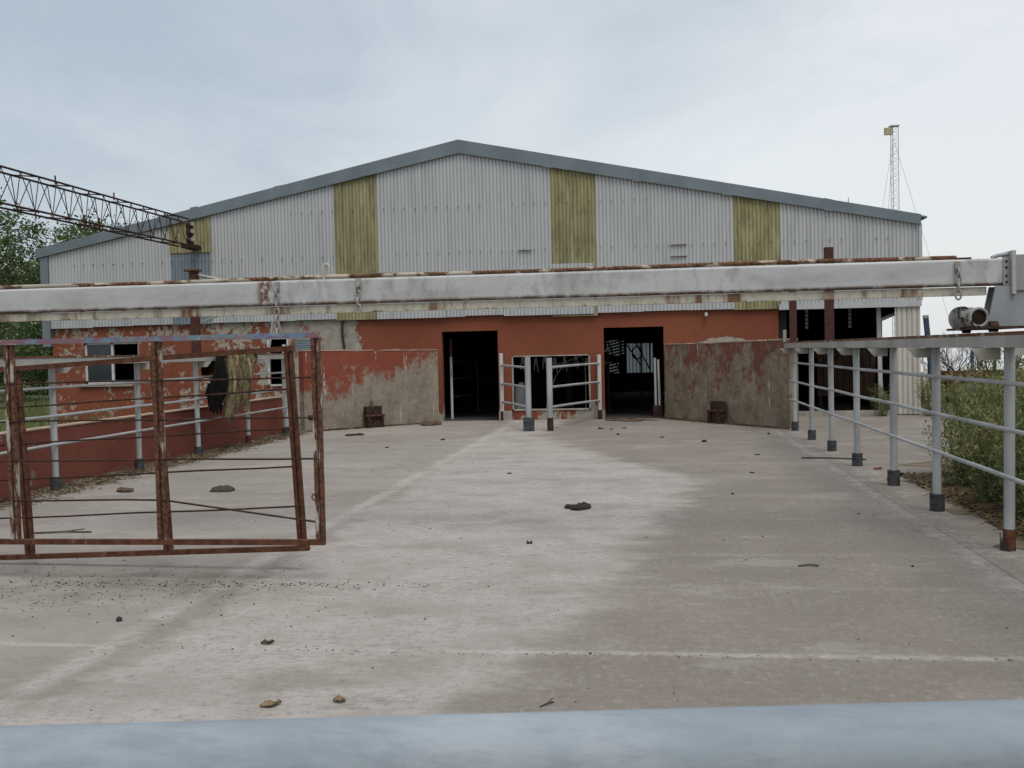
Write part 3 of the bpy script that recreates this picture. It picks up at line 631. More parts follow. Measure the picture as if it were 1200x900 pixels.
# low orange wall outside the left fence
lw = thing('low_wall', (-7.95, 15, 0), 'low orange painted wall running outside the fence with the hide', 'wall')
mb = MB(); ys = [6+i*.8 for i in range(21)]
for i, y in enumerate(ys): z = .745+random.uniform(-.008, .008); mb.v += [(-7.93, y, -.05), (-7.93, y, z), (-8.12, y, z), (-8.12, y, -.05)]
for i in range(len(ys)-1):
    for j in range(4): mb.face((i*4+j, i*4+4+j, i*4+4+(j+1) % 4, i*4+(j+1) % 4))
mb.face((0, 1, 2, 3)); e = (len(ys)-1)*4; mb.face((e+3, e+2, e+1, e)); mb.build('panel', LOWW, lw)
MB().box(-8.13, -7.918, 6, 22, .757, .775).build('coping', COPING, lw)

# lane guides between the doors
def guide(ax, ay, bx, by, front_foot, label, ha, hb):
    g_ = thing('lane_guide', (bx, by, 0), label, 'barrier')
    MB().tube([(ax, ay, .12), (ax, ay, ha)], .05, 12).build('wall_post', WHITEP, g_); MB().tube([(ax, ay, 0), (ax, ay, .22)], .054, 12).build('rusted_foot', DARKRUST, g_)
    MB().tube([(bx, by, 0), (bx, by, hb)], .06, 12).build('front_post', PIPE, g_)
    if front_foot: MB().box(bx-.105, bx+.105, by-.105, by+.105, 0, .28).build('base_block', SLEEVE, g_)
    else: MB().tube([(bx, by, 0), (bx, by, .27)], .065, 12).build('rusted_foot', DARKRUST, g_)
    s = 1 if bx > ax else -1
    for z0, z1 in ((1.32, 1.30), (.88, .895), (.445, .485)):
        MB().tube([(ax+(bx-ax)*q+s*.05*sin(q*pi), ay+(by-ay)*q, z0+(z1-z0)*q) for q in [i/8 for i in range(9)]], .026, 8).build('tube', PIPE, g_)
guide(-3.51, 24.9, -2.48, 21.5, True, 'grey tubular lane guide with a dark square foot block between the two doorways', 1.61, 1.53)
guide(-1.17, 24.9, -2.03, 21.45, False, 'grey tubular lane guide with a rusted foot between the two doorways', 1.53, 1.50)
MB().box(-3.58, -3.28, 24.86, 25.03, 0, .22).build('broken_plinth', BAREC, None)
o = bpy.data.objects['broken_plinth']; tag(o, 'small broken concrete plinth at the wall foot beside a lane guide', 'plinth')

# ================================================================== CROWD-GATE BEAM
YBm = 9.12
bm_ = thing('crowd_gate_beam', (-2.4, YBm, 1.72), 'long light grey steel beam spanning the yard on the two pipe fences', 'beam')
prof = []
for cy, cz, a0 in ((.118, 2.308, 0), (.022, 2.308, 90), (.022, 2.130, 180), (.118, 2.130, 270)):
    for q in range(5): t_ = radians(a0+q*22.5); prof.append((-7.9, YBm+cy+.022*cos(t_), cz+.022*sin(t_)))
mb = MB().prism(prof, (10.9, 0, 0)); mb.build('beam_box', BEAM, bm_)
MB().box(-7.9, 2.78, YBm+.03, YBm+.10, 2.03, 2.099).build('lower_angle', ANGLE, bm_)
xs = [-7.9+i*.55 for i in range(20)]
MB().tube([(min(x, 2.76), YBm+.06, 2.352+.005*sin(x*1.7)) for x in xs], .019, 10).build('top_pipe', TOPPIPE, bm_)
for x in (-7.2, -5.0, -3.42, -1.0, 1.2, 2.6): MB().box(x-.06, x+.06, YBm-.004+.02, YBm+.1, 2.3325, 2.345).build('clip_plate', RUST, bm_)
# carriage at the right end
MB().prism([(2.765, YBm-.03, 1.765), (3.35, YBm-.03, 1.765), (3.30, YBm-.03, 2.10), (2.835, YBm-.03, 2.10)], (0, .025, 0)).build('carriage_plate', GREYPLATE, bm_)
MB().prism([(2.765, YBm+.14, 1.765), (3.35, YBm+.14, 1.765), (3.30, YBm+.14, 2.10), (2.835, YBm+.14, 2.10)], (0, .02, 0)).build('carriage_plate', GREYPLATE, bm_)
mb = MB().box(2.955, 2.985, YBm-.06, YBm+.2, 2.03, 2.385); mb.build('end_plate', RAILGREY, bm_)
MB().box(2.986, 3.3, YBm-.045, YBm+.18, 2.06, 2.35).build('end_box', GREYPLATE, bm_)
MB().tube([(2.82, YBm+.03, 2.335), (2.87, YBm+.03, 2.352), (2.95, YBm+.03, 2.362)], .016, 8).build('cable_elbow', GREYPLATE, bm_)
for z in (2.13, 2.18, 2.25, 2.30): MB().tube([(2.925, YBm-.012, z), (2.925, YBm, z)], .012, 6).build('bolt', DARKRUST, bm_)
MB().box(2.90, 2.953, YBm-.01, YBm-.002, 2.105, 2.325).build('splice_plate', GREYPLATE, bm_)
for y in (YBm-.30, YBm+.42):
    MB().tube([(2.70, y, 1.764), (2.76, y, 1.764)], .045, 14).build('wheel', DARKRUST, bm_)
MB().box(2.60, 2.98, YBm-.42, YBm+.55, 1.745, 1.764).build('carriage_bed', DARKRUST, bm_)
for s in (-1, 1):                                    # left carriage, outside the view
    pass
MB().prism([(-7.75, YBm-.03, 1.72), (-7.3, YBm-.03, 1.72), (-7.4, YBm-.03, 2.10), (-7.7, YBm-.03, 2.10)], (0, .025, 0)).build('carriage_plate', GREYPLATE, bm_)
MB().tube([(-2.88, YBm+.04, 2.332), (-2.88, YBm+.04, 2.44), (-2.868, YBm+.04, 2.462), (-2.85, YBm+.04, 2.467), (-2.835, YBm+.04, 2.455), (-2.832, YBm+.04, 2.42)], .014, 8).build('hook', GUSSET, bm_)
# chains
def chain(x, ztop_, zbot, label, sway=0):
    c = thing('chain', (x, YBm-.03, ztop_), label, 'chain')
    MB().box(x-.022, x+.022, YBm-.018, YBm-.005, ztop_-.02, ztop_+.06).build('anchor_plate', CHAINM, c)
    n = int((ztop_-zbot)/.062); me1 = MB().torus((0, 0, 0), (1, 0, 0), (0, 0, 1), .022, .0085, 1.75, 12, 6).mesh('link', CHAINM); me2 = MB().torus((0, 0, 0), (0, 1, 0), (0, 0, 1), .022, .0085, 1.75, 12, 6).mesh('link', CHAINM)
    for i in range(n): instance(me1 if i % 2 else me2, 'link', c, Vector((x+sway*i/n + random.uniform(-.003, .003), YBm-.035, ztop_-.03-i*.062)), (0, random.uniform(-.1, .1), random.uniform(-.2, .2)))
chain(-3.30, 2.26, 1.79, 'long steel chain hanging from the beam above the rusty gates')
chain(-2.55, 2.27, 2.02, 'short steel chain on the beam above the orange doorway wall')
chain(2.54, 2.25, 1.97, 'short steel chain hanging from the beam above the electric motor')
# motor
mo = thing('electric_motor', (2.64, YBm-.1, 1.765), 'small electric motor with round fan grille on the fence rail below the beam', 'motor')
ax = Vector((.16, -1, 0)).normalized(); c0 = Vector((2.645, YBm-.02, 1.842))
def along(a): return c0+ax*a*.78
R_ = .073
MB().tube([along(-.20), along(-.19), along(.10), along(.13)], [R_*.9, R_, R_, R_*.98], 26).build('casing', MOTORP, mo)
side = ax.cross(Vector((0, 0, 1)))
for i in range(20):
    t_ = 2*pi*i/20; d = side*cos(t_)+Vector((0, 0, 1))*sin(t_)
    MB().bar(along(-.16)+d*(R_+.006), along(.02)+d*(R_+.006), .006, .016, d).build('cooling_fin', MOTORP, mo)
cow = MB().tube([along(.04), along(.165)], R_+.010, 28, caps=False).build('fan_cowl', MOTORP, mo)
MB().torus(along(.165), side, (0, 0, 1), R_, .013, 1, 30, 8).build('cowl_lip', MOTORP, cow)
MB().tube([along(.132), along(.138)], R_+.006, 24).build('fan_backing', BLACK, cow)
for r_ in (.018, .033, .047): MB().torus(along(.158), side, (0, 0, 1), r_, .0035, 1, 24, 5).build('grille_ring', DARKRUST, cow)
for i in range(4):
    t_ = pi*i/4; d = side*cos(t_)+Vector((0, 0, 1))*sin(t_); MB().bar(along(.158)-d*.056, along(.158)+d*.056, .005, .005).build('grille_bar', DARKRUST, cow)
MB().tube([along(-.20), along(-.26)], [R_+.03, R_+.03], 28).build('flange_disc', MOTORP, mo)
MB().prism([along(-.14)+side*-.045+Vector((0, 0, -R_-.01)), along(.06)+side*-.045+Vector((0, 0, -R_-.01)), along(.06)+side*.045+Vector((0, 0, -R_-.01)), along(-.14)+side*.045+Vector((0, 0, -R_-.01))], (0, 0, .04)).build('foot', DARKRUST, mo)
MB().tube([along(-.22)+side*-.10+Vector((0, 0, .08)), along(-.2)+side*-.16, along(-.15)+side*-.14+Vector((0, 0, -.09))], .009, 6).build('cable', BLUEPOLE, mo)
MB().bar(along(.0)+side*(R_+.03)+Vector((0, 0, .03)), along(.0)+side*(R_-.01)+Vector((0, 0, .03)), .09, .06).build('terminal_box', MOTORP, mo)

# ================================================================== RUSTY GATES
def gate(label, x0, x1, z0, z1, ups, rods, mats, loc, rot, bent=False):
    g_ = thing('yard_gate', loc, label, 'gate'); lx, ly, lz = loc
    M_ = Matrix.Translation(loc) @ Matrix.Rotation(rot[1], 4, 'Z') @ Matrix.Rotation(rot[0], 4, 'Y') @ Matrix.Translation(-Vector(loc))
    def T(p): return M_ @ Vector(p)
    def bar(a, b, w, h, nm, m): MB().bar(T(a), T(b), w, h, T((0, 0, 1))-T((0, 0, 0)) if abs(a[2]-b[2]) < .5 else (0, 1, 0)).build(nm, m, g_)
    y = ly; s = .039
    bar((x0, y, z1-s/2), (x1+.02, y, z1-s/2), s, s, 'top_bar', mats[0]); bar((x0, y, z0+s/2), (x1+.03, y, z0+s/2), s, s, 'bottom_bar', mats[1])
    for i, u in enumerate(ups):
        m = mats[2]
        # upright of two welded angles leaving a groove
        bar((u-.021, y, z0+s+.001), (u-.021, y, z1-s-.001), .026, .046, 'upright', m); bar((u+.014, y+.012, z0+s+.001), (u+.014, y+.012, z1-s-.001), .026, .036, 'upright', m)
    for i, z in enumerate(rods):
        pts = []; n = 16
        for q in range(n+1):
            x = x0+(x1-x0)*q/n; zz = z+.003*sin(q*1.3+i*2)
            if bent and i == len(rods)-1 and x > ups[-2]: zz = z-(x-ups[-2])/(x1-ups[-2])*.17
            pts.append(T((x, y-.004, zz)))
        MB().tube(pts, .0075, 6).build('rod', DARKRUST, g_)
    return g_, T
gA, TA = gate('rusty steel gate with a multicoloured paint-smeared top bar, square and upright', -7.2, -2.40, .265, 1.82, [-7.1, -5.98, -4.80, -3.62, -2.40], [1.49, 1.20, .90, .60], (SMEAR, RUST, GATEWHITE), (-2.4, 7.4, .265), (0, 0), True)
MB().torus(TA((-2.43, 7.37, .62)), (1, 0, 0), (0, 0, 1), .022, .006, 1, 14, 6).build('latch_ring', RUST, gA)
MB().tube([TA((-2.43, 7.37, 1.20)), TA((-2.46, 7.37, 1.20))], .02, 8).build('latch_stud', DARKRUST, gA)
gB, TB = gate('plain rust-brown gate sagging at an angle behind the paint-smeared gate', -7.25, -2.63, .16, 1.73, [-7.1, -6.2, -5.02, -3.78, -2.65], [1.40, 1.10, .81, .50], (RUST, RUST, RUST), (-2.65, 7.72, .16), (-.047, -.08), False)
# gate post and hinges outside the view
gp = thing('gate_post', (-7.33, 7.45, 0), 'thick rusty steel post that carries the two yard gates', 'post')
MB().tube([(-7.33, 7.4, 0), (-7.33, 7.4, 2.0)], .07, 14).build('shaft', RUST, gp); MB().tube([(-7.33, 7.4, 2.0), (-7.33, 7.4, 2.02)], .08, 14).build('cap', RUST, gp)
for z in (.5, 1.6): MB().box(-7.28, -7.1, 7.37, 7.43, z, z+.05).build('hinge', DARKRUST, gp)
for z in (.35, 1.3): MB().box(-7.36, -7.2, 7.45, 8.1, z, z+.04).build('hinge', DARKRUST, gp)

# ================================================================== HIDE over the left fence
hd = []; hf = []; NY, NZ = 46, 40; random.seed(11)
prof = [random.uniform(-.10, .10) for _ in range(NY+1)]
def hw(y):                                        # lower hem height over y
    pts = [(16.62, 1.05), (16.75, .84), (17.1, .80), (17.45, .78), (17.62, .62), (17.8, .64), (17.95, .80), (18.15, .72), (18.4, .72), (18.58, 1.02), (18.75, 1.12), (18.95, 1.2), (19.1, 1.3)]
    for (a, b), (c, d) in zip(pts, pts[1:]):
        if a <= y <= c: return b+(d-b)*(y-a)/(c-a)
    return 1.1
for i in range(NY+1):
    u = i/NY
    for j in range(NZ+1):
        w_ = j/NZ
        ytop = 17.25+u*1.85; ybot = 16.62+u*1.95 if u < .5 else 16.62+.975+(u-.5)*1.9
        if w_ < .22:                               # outer flap + over the rail
            q = w_/.22; yy = ytop; 
            if q < .5: x = -7.64; z = 1.35+.4*q/.5
            else: x = -7.64+(q-.5)/.5*.29; z = 1.735+.012*sin(q*9)
        else:
            q = (w_-.22)/.78; e = q**.8; yy = ytop+(ybot-ytop)*min(1, q*1.4); hb = hw(min(19, max(16.63, yy)))+prof[i]*1.3
            x = -7.345+.07*sin(q*3)+.030*sin(yy*11)*q+.015*sin(yy*23+q*4); z = 1.735+(hb-1.735)*q
        hd.append((x+random.uniform(-.006, .006), yy+random.uniform(-.008, .008), z+random.uniform(-.006, .006)))
for i in range(NY):
    for j in range(NZ): a = i*(NZ+1)+j; hf.append((a, a+1, a+NZ+2, a+NZ+1))
hide = raw('animal_hide', hd, hf, HIDE, None, True); hm = hide.modifiers.new('thickness', 'SOLIDIFY'); hm.thickness = .022; hm.offset = 0
tag(hide, 'black and tan shaggy animal hide draped over the grey pipe fence', 'hide')
hv = []; hf = []
for _ in range(1300):                              # shaggy locks
    a = random.randrange(len(hf) if False else NY)*(NZ+1)+random.randrange(int(NZ*.25), NZ+1); p = Vector(hd[a]); l = random.uniform(.04, .11); sy = random.uniform(-.02, .02); n = len(hv)
    x = p.x+.014+random.uniform(0, .012); hv += [(x, p.y-.006, p.z), (x, p.y+.006, p.z), (x+.012, p.y+sy, p.z-l)]; hf.append((n, n+1, n+2))
o = raw('fur_locks', hv, hf, HIDE, hide); o['kind'] = 'stuff'

# ================================================================== FOREGROUND RAIL
fgr = thing('foreground_rail', (0, .85, 0), 'blue-grey galvanised pipe rail crossing the foreground, out of focus', 'rail')
dcam = Vector((-sin(yaw), cos(yaw), 0)); rcam = Vector((cos(yaw), sin(yaw), 0)); cc = Vector((0, 0, 1.65))+dcam*.84
a = cc-rcam*1.6+Vector((0, 0, -.331-.011)); b = cc+rcam*1.6+Vector((0, 0, -.331+.003))
GALV = MT('galvanised_rail', .75, 0); n = GALV.noise(6, 5, .6, sc=(.6, 1, 1)); n2 = GALV.noise(45, 9, .75, sc=(.25, 1, 1)); k = GALV.mix(GALV.ss(n, .35, .7), (.215, .25, .282), (.305, .338, .37)); k = GALV.mix(GALV.mul(GALV.ss(n2, .42, .66), .6), k, (.165, .195, .225)); GALV.color(k); GALV.bump(n2, .1, .005)
MB().tube([a, b], .041, 40).build('pipe', GALV.m, fgr)
for p in (a.lerp(b, .03), a.lerp(b, .97)): MB().tube([(p.x, p.y, -.03), (p.x, p.y, p.z-.038)], .04, 16).build('post', GALV.m, fgr)

# ================================================================== LATTICE BOOM and radio mast
bo = thing('lattice_boom', (-11, 16, 4.35), 'rusty horizontal lattice boom running to the yellow-green sheet of the barn', 'boom')
Y0, Y1 = 6.0, 24.3
TOP = [(-11.16, 4.97), (-10.98, 5.02)]; BOT = [(-11.25, 4.37), (-10.90, 4.37)]
for x, z in TOP+BOT: MB().tube([(x, Y0, z), (x, Y1, z)], .02, 6).build('chord', DARKRUST, bo)
n = 32; st = (Y1-Y0)/n
for s_ in (0, 1):
    for i in range(n):
        y = Y0+i*st; a = (*TOP[s_][:1], y, TOP[s_][1]); b = (BOT[s_][0], y+st/2, BOT[s_][1]); c = (TOP[s_][0], y+st, TOP[s_][1])
        MB().tube([a, b], .0085, 5, False).build('brace', DARKRUST, bo); MB().tube([b, c], .0085, 5, False).build('brace', DARKRUST, bo)
for i in range(n//2):
    y = Y0+i*st*2; MB().bar((BOT[0][0], y, 4.37), (BOT[1][0], y+st, 4.37), .03, .02).build('batten', DARKRUST, bo); MB().bar((TOP[0][0], y, 4.97), (TOP[1][0], y+st, 5.02), .025, .02).build('batten', DARKRUST, bo)
for y in (18.7, 20.9): MB().tube([(-11.07, y, 5.0), (-11.07, y, 5.16)], .015, 6).build('stub', DARKRUST, bo)
# head with pulley block tied to the wall
MB().box(-11.2, -10.95, 24.3, 24.9, 4.33, 4.43).build('wall_bracket', DARKRUST, bo)
for z in (4.52, 4.72, 4.90): MB().tube([(-11.13, 24.55, z), (-11.02, 24.55, z)], .10, 14).build('pulley', DARKRUST, bo); MB().tube([(-11.0, 24.52, z+.03), (-10.98, 24.5, z+.03)], .05, 10).build('pulley_hub', CHAINM, bo)
MB().box(-11.1, -11.04, 24.5, 24.62, 4.43, 5.0).build('head_post', DARKRUST, bo)
# carrying trestle out of view
tr = thing('boom_trestle', (-11, 6.3, 0), 'rusty two-legged trestle carrying the free end of the lattice boom', 'trestle')
for s_ in (-1, 1): MB().tube([(-11.07+s_*1.0, 6.3, -.03), (-11.07+s_*.12, 6.3, 4.34)], .05, 8).build('leg', RUST, tr)
MB().bar((-11.4, 6.3, 4.315), (-10.75, 6.3, 4.315), .08, .06).build('cross_head', RUST, tr)
ms = thing('radio_mast', (10.8, 48, 0), 'slim white lattice radio mast with a box antenna, standing behind the barn', 'mast')
MW = simple('mast_white', (.5, .5, .5), .6)
ch = [(10.62, 47.9), (10.95, 47.9), (10.78, 48.2)]
for x, y in ch: MB().tube([(x, y, 0), (x, y, 11.1)], .015, 5).build('chord', MW, ms)
mb = MB()
for i in range(34):
    z = .2+i*.32
    for q in range(3):
        a_, b_ = ch[q], ch[(q+1) % 3]; mb.tube([(a_[0], a_[1], z), (b_[0], b_[1], z+.16)], .007, 4, False); mb.tube([(b_[0], b_[1], z+.16), (a_[0], a_[1], z+.32)], .007, 4, False)
o = mb.build('lacing', MW, ms); o['kind'] = 'stuff'
MB().box(10.35, 10.68, 47.8, 47.95, 10.72, 11.02).build('antenna', simple('antenna_cream', (.35, .34, .22), .6), ms); MB().box(10.6, 11.0, 47.85, 48.2, 11.1, 11.14).build('top_plate', MW, ms)
for x, y in ((8.7, 46), (13.5, 47), (10.8, 52)): MB().tube([(10.75, 48, 10.6), (x, y, 0)], .008, 4, False).build('guy_wire', MW, ms)

# ================================================================== VEGETATION
def leaf_mesh(pts, size, jitter=.5, aspect=.55, upbias=0.):
    v = []; f = []
    for p in pts:
        a = Vector((random.gauss(0, 1), random.gauss(0, 1), random.gauss(0, 1)+upbias)).normalized(); b = a.cross(Vector((random.gauss(0, 1), random.gauss(0, 1), random.gauss(0, 1)))).normalized()
        s = size*random.uniform(1-jitter, 1+jitter); n = len(v); q = Vector(p)
        v += [tuple(q), tuple(q+a*s*.5+b*s*aspect*.5), tuple(q+a*s), tuple(q+a*s*.5-b*s*aspect*.5)]; f.append((n, n+1, n+2, n+3))
    return v, f
def tree(x, y, h, rx, rz, zc, ncl, nleaf, size, mat, label, seed, wisps=6):
    random.seed(seed); t_ = thing('leafy_tree', (x, y, 0), label, 'tree')
    mb = MB(); trunk = [(x, y, -.1), (x+random.uniform(-.2, .2), y, h*.25), (x+random.uniform(-.4, .4), y, h*.5), (x+random.uniform(-.5, .5), y, h*.82)]
    mb.tube(trunk, [.22, .17, .12, .04], 7)
    cl = []
    for i in range(ncl):
        while True:
            d = Vector((random.uniform(-1, 1), random.uniform(-1, 1), random.uniform(-1, 1)))
            if .25 < d.length < 1: break
        cl.append(Vector((x+d.x*rx, y+d.y*rx, zc+d.z*rz)))
    for i in range(wisps): cl.append(Vector((x+random.uniform(-.7, .7)*rx, y+random.uniform(-.5, .5)*rx, zc+rz*random.uniform(.9, 1.2))))
    for c in cl[::2]:
        k = random.uniform(.25, .7); s0 = Vector(trunk[1]).lerp(Vector(trunk[3]), k); md = s0.lerp(c, .55)+Vector((0, 0, -.25)); mb.tube([s0, md, c], [.06, .04, .012], 5)
    mb.build('trunk', BARK, t_)
    pts = []
    for c in cl:
        r = random.uniform(.3, .7)*rx*.22
        for _ in range(nleaf//len(cl)): pts.append(c+Vector((random.gauss(0, r), random.gauss(0, r), random.gauss(0, r*.8))))
    v, f = leaf_mesh(pts, size); raw('crown', v, f, mat, t_)
    return t_
G1 = 'trees beyond the left end of the barn'
tree(-33.0, 47, 8.2, 4.2, 3.0, 5.9, 110, 20000, .17, LEAFT, 'tall leafy tree behind the lattice boom, left of the barn gable', 1, 8)
tree(-27.8, 50, 7.4, 3.6, 2.2, 5.6, 80, 14000, .16, LEAFT, 'leafy tree with sparse top sprigs rising behind the barn corner', 2, 20)
tree(-24.0, 54, 7.6, 3.2, 1.7, 6.1, 40, 5000, .16, LEAFT, 'thin leafy tree whose tips show through the lattice boom above the roof', 3, 20)
tree(-39.5, 58, 9.0, 4.6, 3.6, 5.6, 80, 12000, .2, LEAFD, 'dark leafy tree standing farthest behind the lattice boom', 4, 6)
tree(-22.8, 38, 3.6, 2.4, 1.5, 1.9, 50, 9000, .13, LEAFD, 'low dark leafy tree close beside the barn corner', 5, 2)
tree(-27.2, 42, 3.9, 3.0, 1.6, 1.9, 60, 12000, .14, LEAFD, 'low dark leafy tree under the tall tree left of the barn', 6, 2)
# grass outside on the left
random.seed(21)
v = []; f = []
for _ in range(14000):
    x = random.uniform(-22, -8.3); y = random.uniform(9, 40)
    if x > -15.3 and y > 24.6: continue
    h = random.uniform(.08, .38)*(1.5 if x < -10 else .8); a = random.uniform(0, 2*pi); w = .012; n = len(v); lx = random.gauss(0, .1); ly = random.gauss(0, .1)
    v += [(x-w*cos(a), y-w*sin(a), -.03), (x+w*cos(a), y+w*sin(a), -.03), (x+lx, y+ly, h)]; f.append((n, n+1, n+2))
o = raw('rough_grass', v, f, LEAFW); tag(o, 'rough green grass growing outside the low orange wall', 'grass', kind='stuff')
# tall weeds outside the right fence
def weed_meshes(seed, h, stems, spread, leaf):
    random.seed(seed); mb = MB(); lp = []; sp = []
    for i in range(stems):
        a = random.uniform(0, 2*pi); r = spread*random.random()**.6; x, y = r*cos(a)*.35, r*sin(a)*.35; hh = h*random.uniform(.6, 1.05)
        tx, ty = r*cos(a), r*sin(a); pts = [Vector((x+(tx-x)*q, y+(ty-y)*q, hh*q**.9)) for q in (0, .35, .7, 1)]
        mb.tube(pts, [.005, .004, .003, .0015], 3, False)
        for q in range(85):
            u = random.uniform(.03, 1); k = min(2, int(u*3)); w = u*3-k; p = pts[k].lerp(pts[k+1], w); lp.append(p+Vector((random.gauss(0, .06), random.gauss(0, .06), random.gauss(0, .03))))
        if random.random() < .55:
            for q in range(16): p = pts[3].lerp(pts[2], random.random()*.7); sp.append(p+Vector((random.gauss(0, .02), random.gauss(0, .02), random.gauss(0, .03))))
    stem = mb.mesh('stem', TWIG)
    v, f = leaf_mesh(lp, leaf, .6, .24, .9); lm = bpy.data.meshes.new('leaves'); lm.from_pydata(v, [], f); lm.materials.append(LEAFW)
    v, f = leaf_mesh(sp, leaf*.55, .5, .4, 1.); sm_ = bpy.data.meshes.new('seed_heads'); sm_.from_pydata(v, [], f); sm_.materials.append(SEED)
    return stem, lm, sm_
WM = [weed_meshes(31, 1.32, 34, .6, .075), weed_meshes(32, 1.15, 30, .6, .068), weed_meshes(33, 1.5, 32, .58, .08)]
random.seed(5)
spots = [(3.75, 9.6, .95), (3.55, 10.6, .95), (4.25, 10.2, 1.05), (4.2, 11.3, 1.05), (3.75, 11.9, .98), (4.7, 11.8, 1.1), (4.15, 12.7, 1.0), (4.85, 12.9, 1.1), (3.85, 13.3, .9), (4.6, 13.9, 1.0), (4.5, 9.2, 1.1), (3.7, 8.7, .9), (5.4, 13.4, 1.15), (5.5, 14.8, 1.1), (5.0, 15.4, 1.0), (6.1, 16.4, 1.1), (3.4, 9.1, .75), (3.42, 10.1, .7), (3.45, 11.2, .75), (3.5, 12.4, .7), (3.4, 8.1, .75)]
for i, (x, y, s_) in enumerate(spots):
    w_ = thing('tall_weed', (x, y, -.03), 'tall green weed with brown seed heads in the clump beside the pipe fence', 'weed', 'tall weeds in the clump beside the pipe fence')
    z_ = random.uniform(0, 6.3)
    for me, nm in zip(WM[i % 3], ('stem', 'leaves', 'seed_heads')):
        o = bpy.data.objects.new(nm, me); COL.objects.link(o); o.parent = w_; o['kind'] = 'stuff'
    w_.rotation_euler = (0, 0, z_); w_.scale = (s_, s_, s_)
for i, (x, y, s_, lab) in enumerate([(6.2, 24.4, .55, 'small green weed at the foot of the cream corner sheet'), (5.2, 24.6, .5, 'thin green weed growing at the kerb of the open barn bay'), (6.6, 23.6, .45, 'low weed in the dirt beside the cream corner sheet'), (-6.2, 23.0, .15, 'tiny weed sprouting from the rusty latch box on the orange wing wall'), (-8.6, 14.2, .5, 'low weed behind the low orange wall'), (4.3, 22.6, .0, None)]):
    if not lab: continue
    w_ = thing('small_weed', (x, y, -.03 if s_ > .3 else .40), lab, 'weed')
    for me, nm in zip(WM[i % 3], ('stem', 'leaves', 'seed_heads')):
        o = bpy.data.objects.new(nm, me); COL.objects.link(o); o.parent = w_; o['kind'] = 'stuff'
    w_.scale = (s_, s_, s_*1.3)
# leafless shrubs behind
def bare(x, y, h, seed, label):
    random.seed(seed); t_ = thing('bare_shrub', (x, y, 0), label, 'shrub'); mb = MB()
    def br(p, d, l, r, k):
        q = p+d*l*.5+Vector((random.gauss(0, .05), random.gauss(0, .05), 0))*l; e = p+d*l; mb.tube([p, q, e], [r, r*.8, r*.55], 4, False)
        if k == 0: return
        for _ in range(3): nd = (d+Vector((random.gauss(0, .45), random.gauss(0, .45), random.gauss(.15, .25)))).normalized(); br(e if random.random() < .6 else q, nd, l*random.uniform(.55, .8), r*.55, k-1)
    for _ in range(7): br(Vector((x+random.gauss(0, .3), y+random.gauss(0, .3), -.03)), Vector((random.gauss(0, .3), random.gauss(0, .3), 1)).normalized(), h*.38, .03, 4)
    mb.build('branches', TWIG, t_)
bare(9.3, 34, 2.0, 41, 'leafless twiggy shrub behind the weeds near the blue pole'); bare(10.8, 36, 1.9, 42, 'leafless twiggy shrub standing farther from the blue pole'); bare(12.6, 38, 1.9, 43, 'leafless twiggy shrub beside the dark pipe hoop')
# things beyond on the right
bp = thing('blue_pole', (8.1, 32, 0), 'dark blue steel pole standing beyond the barn corner', 'pole'); MB().bar((8.24, 32, -.03), (8.03, 32, 2.36), .13, .13).build('shaft', BLUEPOLE, bp); MB().bar((8.032, 32, 2.36), (8.025, 32, 2.44), .135, .135).build('cap', PIPE, bp)
tq = thing('feed_trough', (9.1, 30, 0), 'long rusty feed trough behind the tall weeds', 'trough'); MB().box(8.0, 10.4, 30, 30.05, .55, .85).build('side', RUST, tq); MB().box(8.0, 10.4, 30.5, 30.55, .55, .85).build('side', RUST, tq); MB().box(8.0, 10.4, 30.055, 30.495, .5, .55).build('bottom', RUST, tq)
for x in (8.2, 10.2): MB().box(x-.05, x+.05, 30.1, 30.45, -.03, .495).build('leg', RUST, tq)
hp = thing('pipe_hoop', (9.9, 33, 0), 'dark pipe hoop standing among the leafless shrubs', 'pipe'); MB().tube([(9.6, 33, -.03), (9.6, 33, 1.35), (9.68, 33, 1.48), (9.8, 33, 1.52), (10.05, 33, 1.52), (10.2, 33, 1.46), (10.25, 33, 1.3), (10.25, 33, -.03)], .05, 8).build('tube', BLUEPOLE, hp)
# side fence running off to the right
sf = thing('side_fence', (3.74, 11.0, 0), 'short grey pipe fence standing in the tall weeds outside the yard', 'fence')
for x, y in ((3.74, 11.0), (6.2, 11.5), (8.6, 12.0)): MB().tube([(x, y, -.03), (x, y, 1.5)], .041, 12).build('post', PIPE, sf)
for z in (1.10, 1.47): MB().tube([(3.74, 10.96, z), (8.7, 11.98, z)], .022, 8).build('tube', PIPE, sf)
MB().box(3.60, 3.86, 10.98, 10.995, 1.5, 1.59).build('gusset', GUSSET, sf)
# leaning loose sheet at the barn corner
ls = thing('leaning_sheet', (6.4, 24.8, 0), 'pale loose metal sheet leaning out from the barn corner', 'sheet')
raw('panel', [(6.19, 25.0, 1.55), (6.21, 25.0, 1.3), (6.45, 24.9, 0), (6.19, 24.9, 0)], [(0, 1, 2, 3)], CREAMSHEET, ls).modifiers.new('thickness', 'SOLIDIFY').thickness = .012

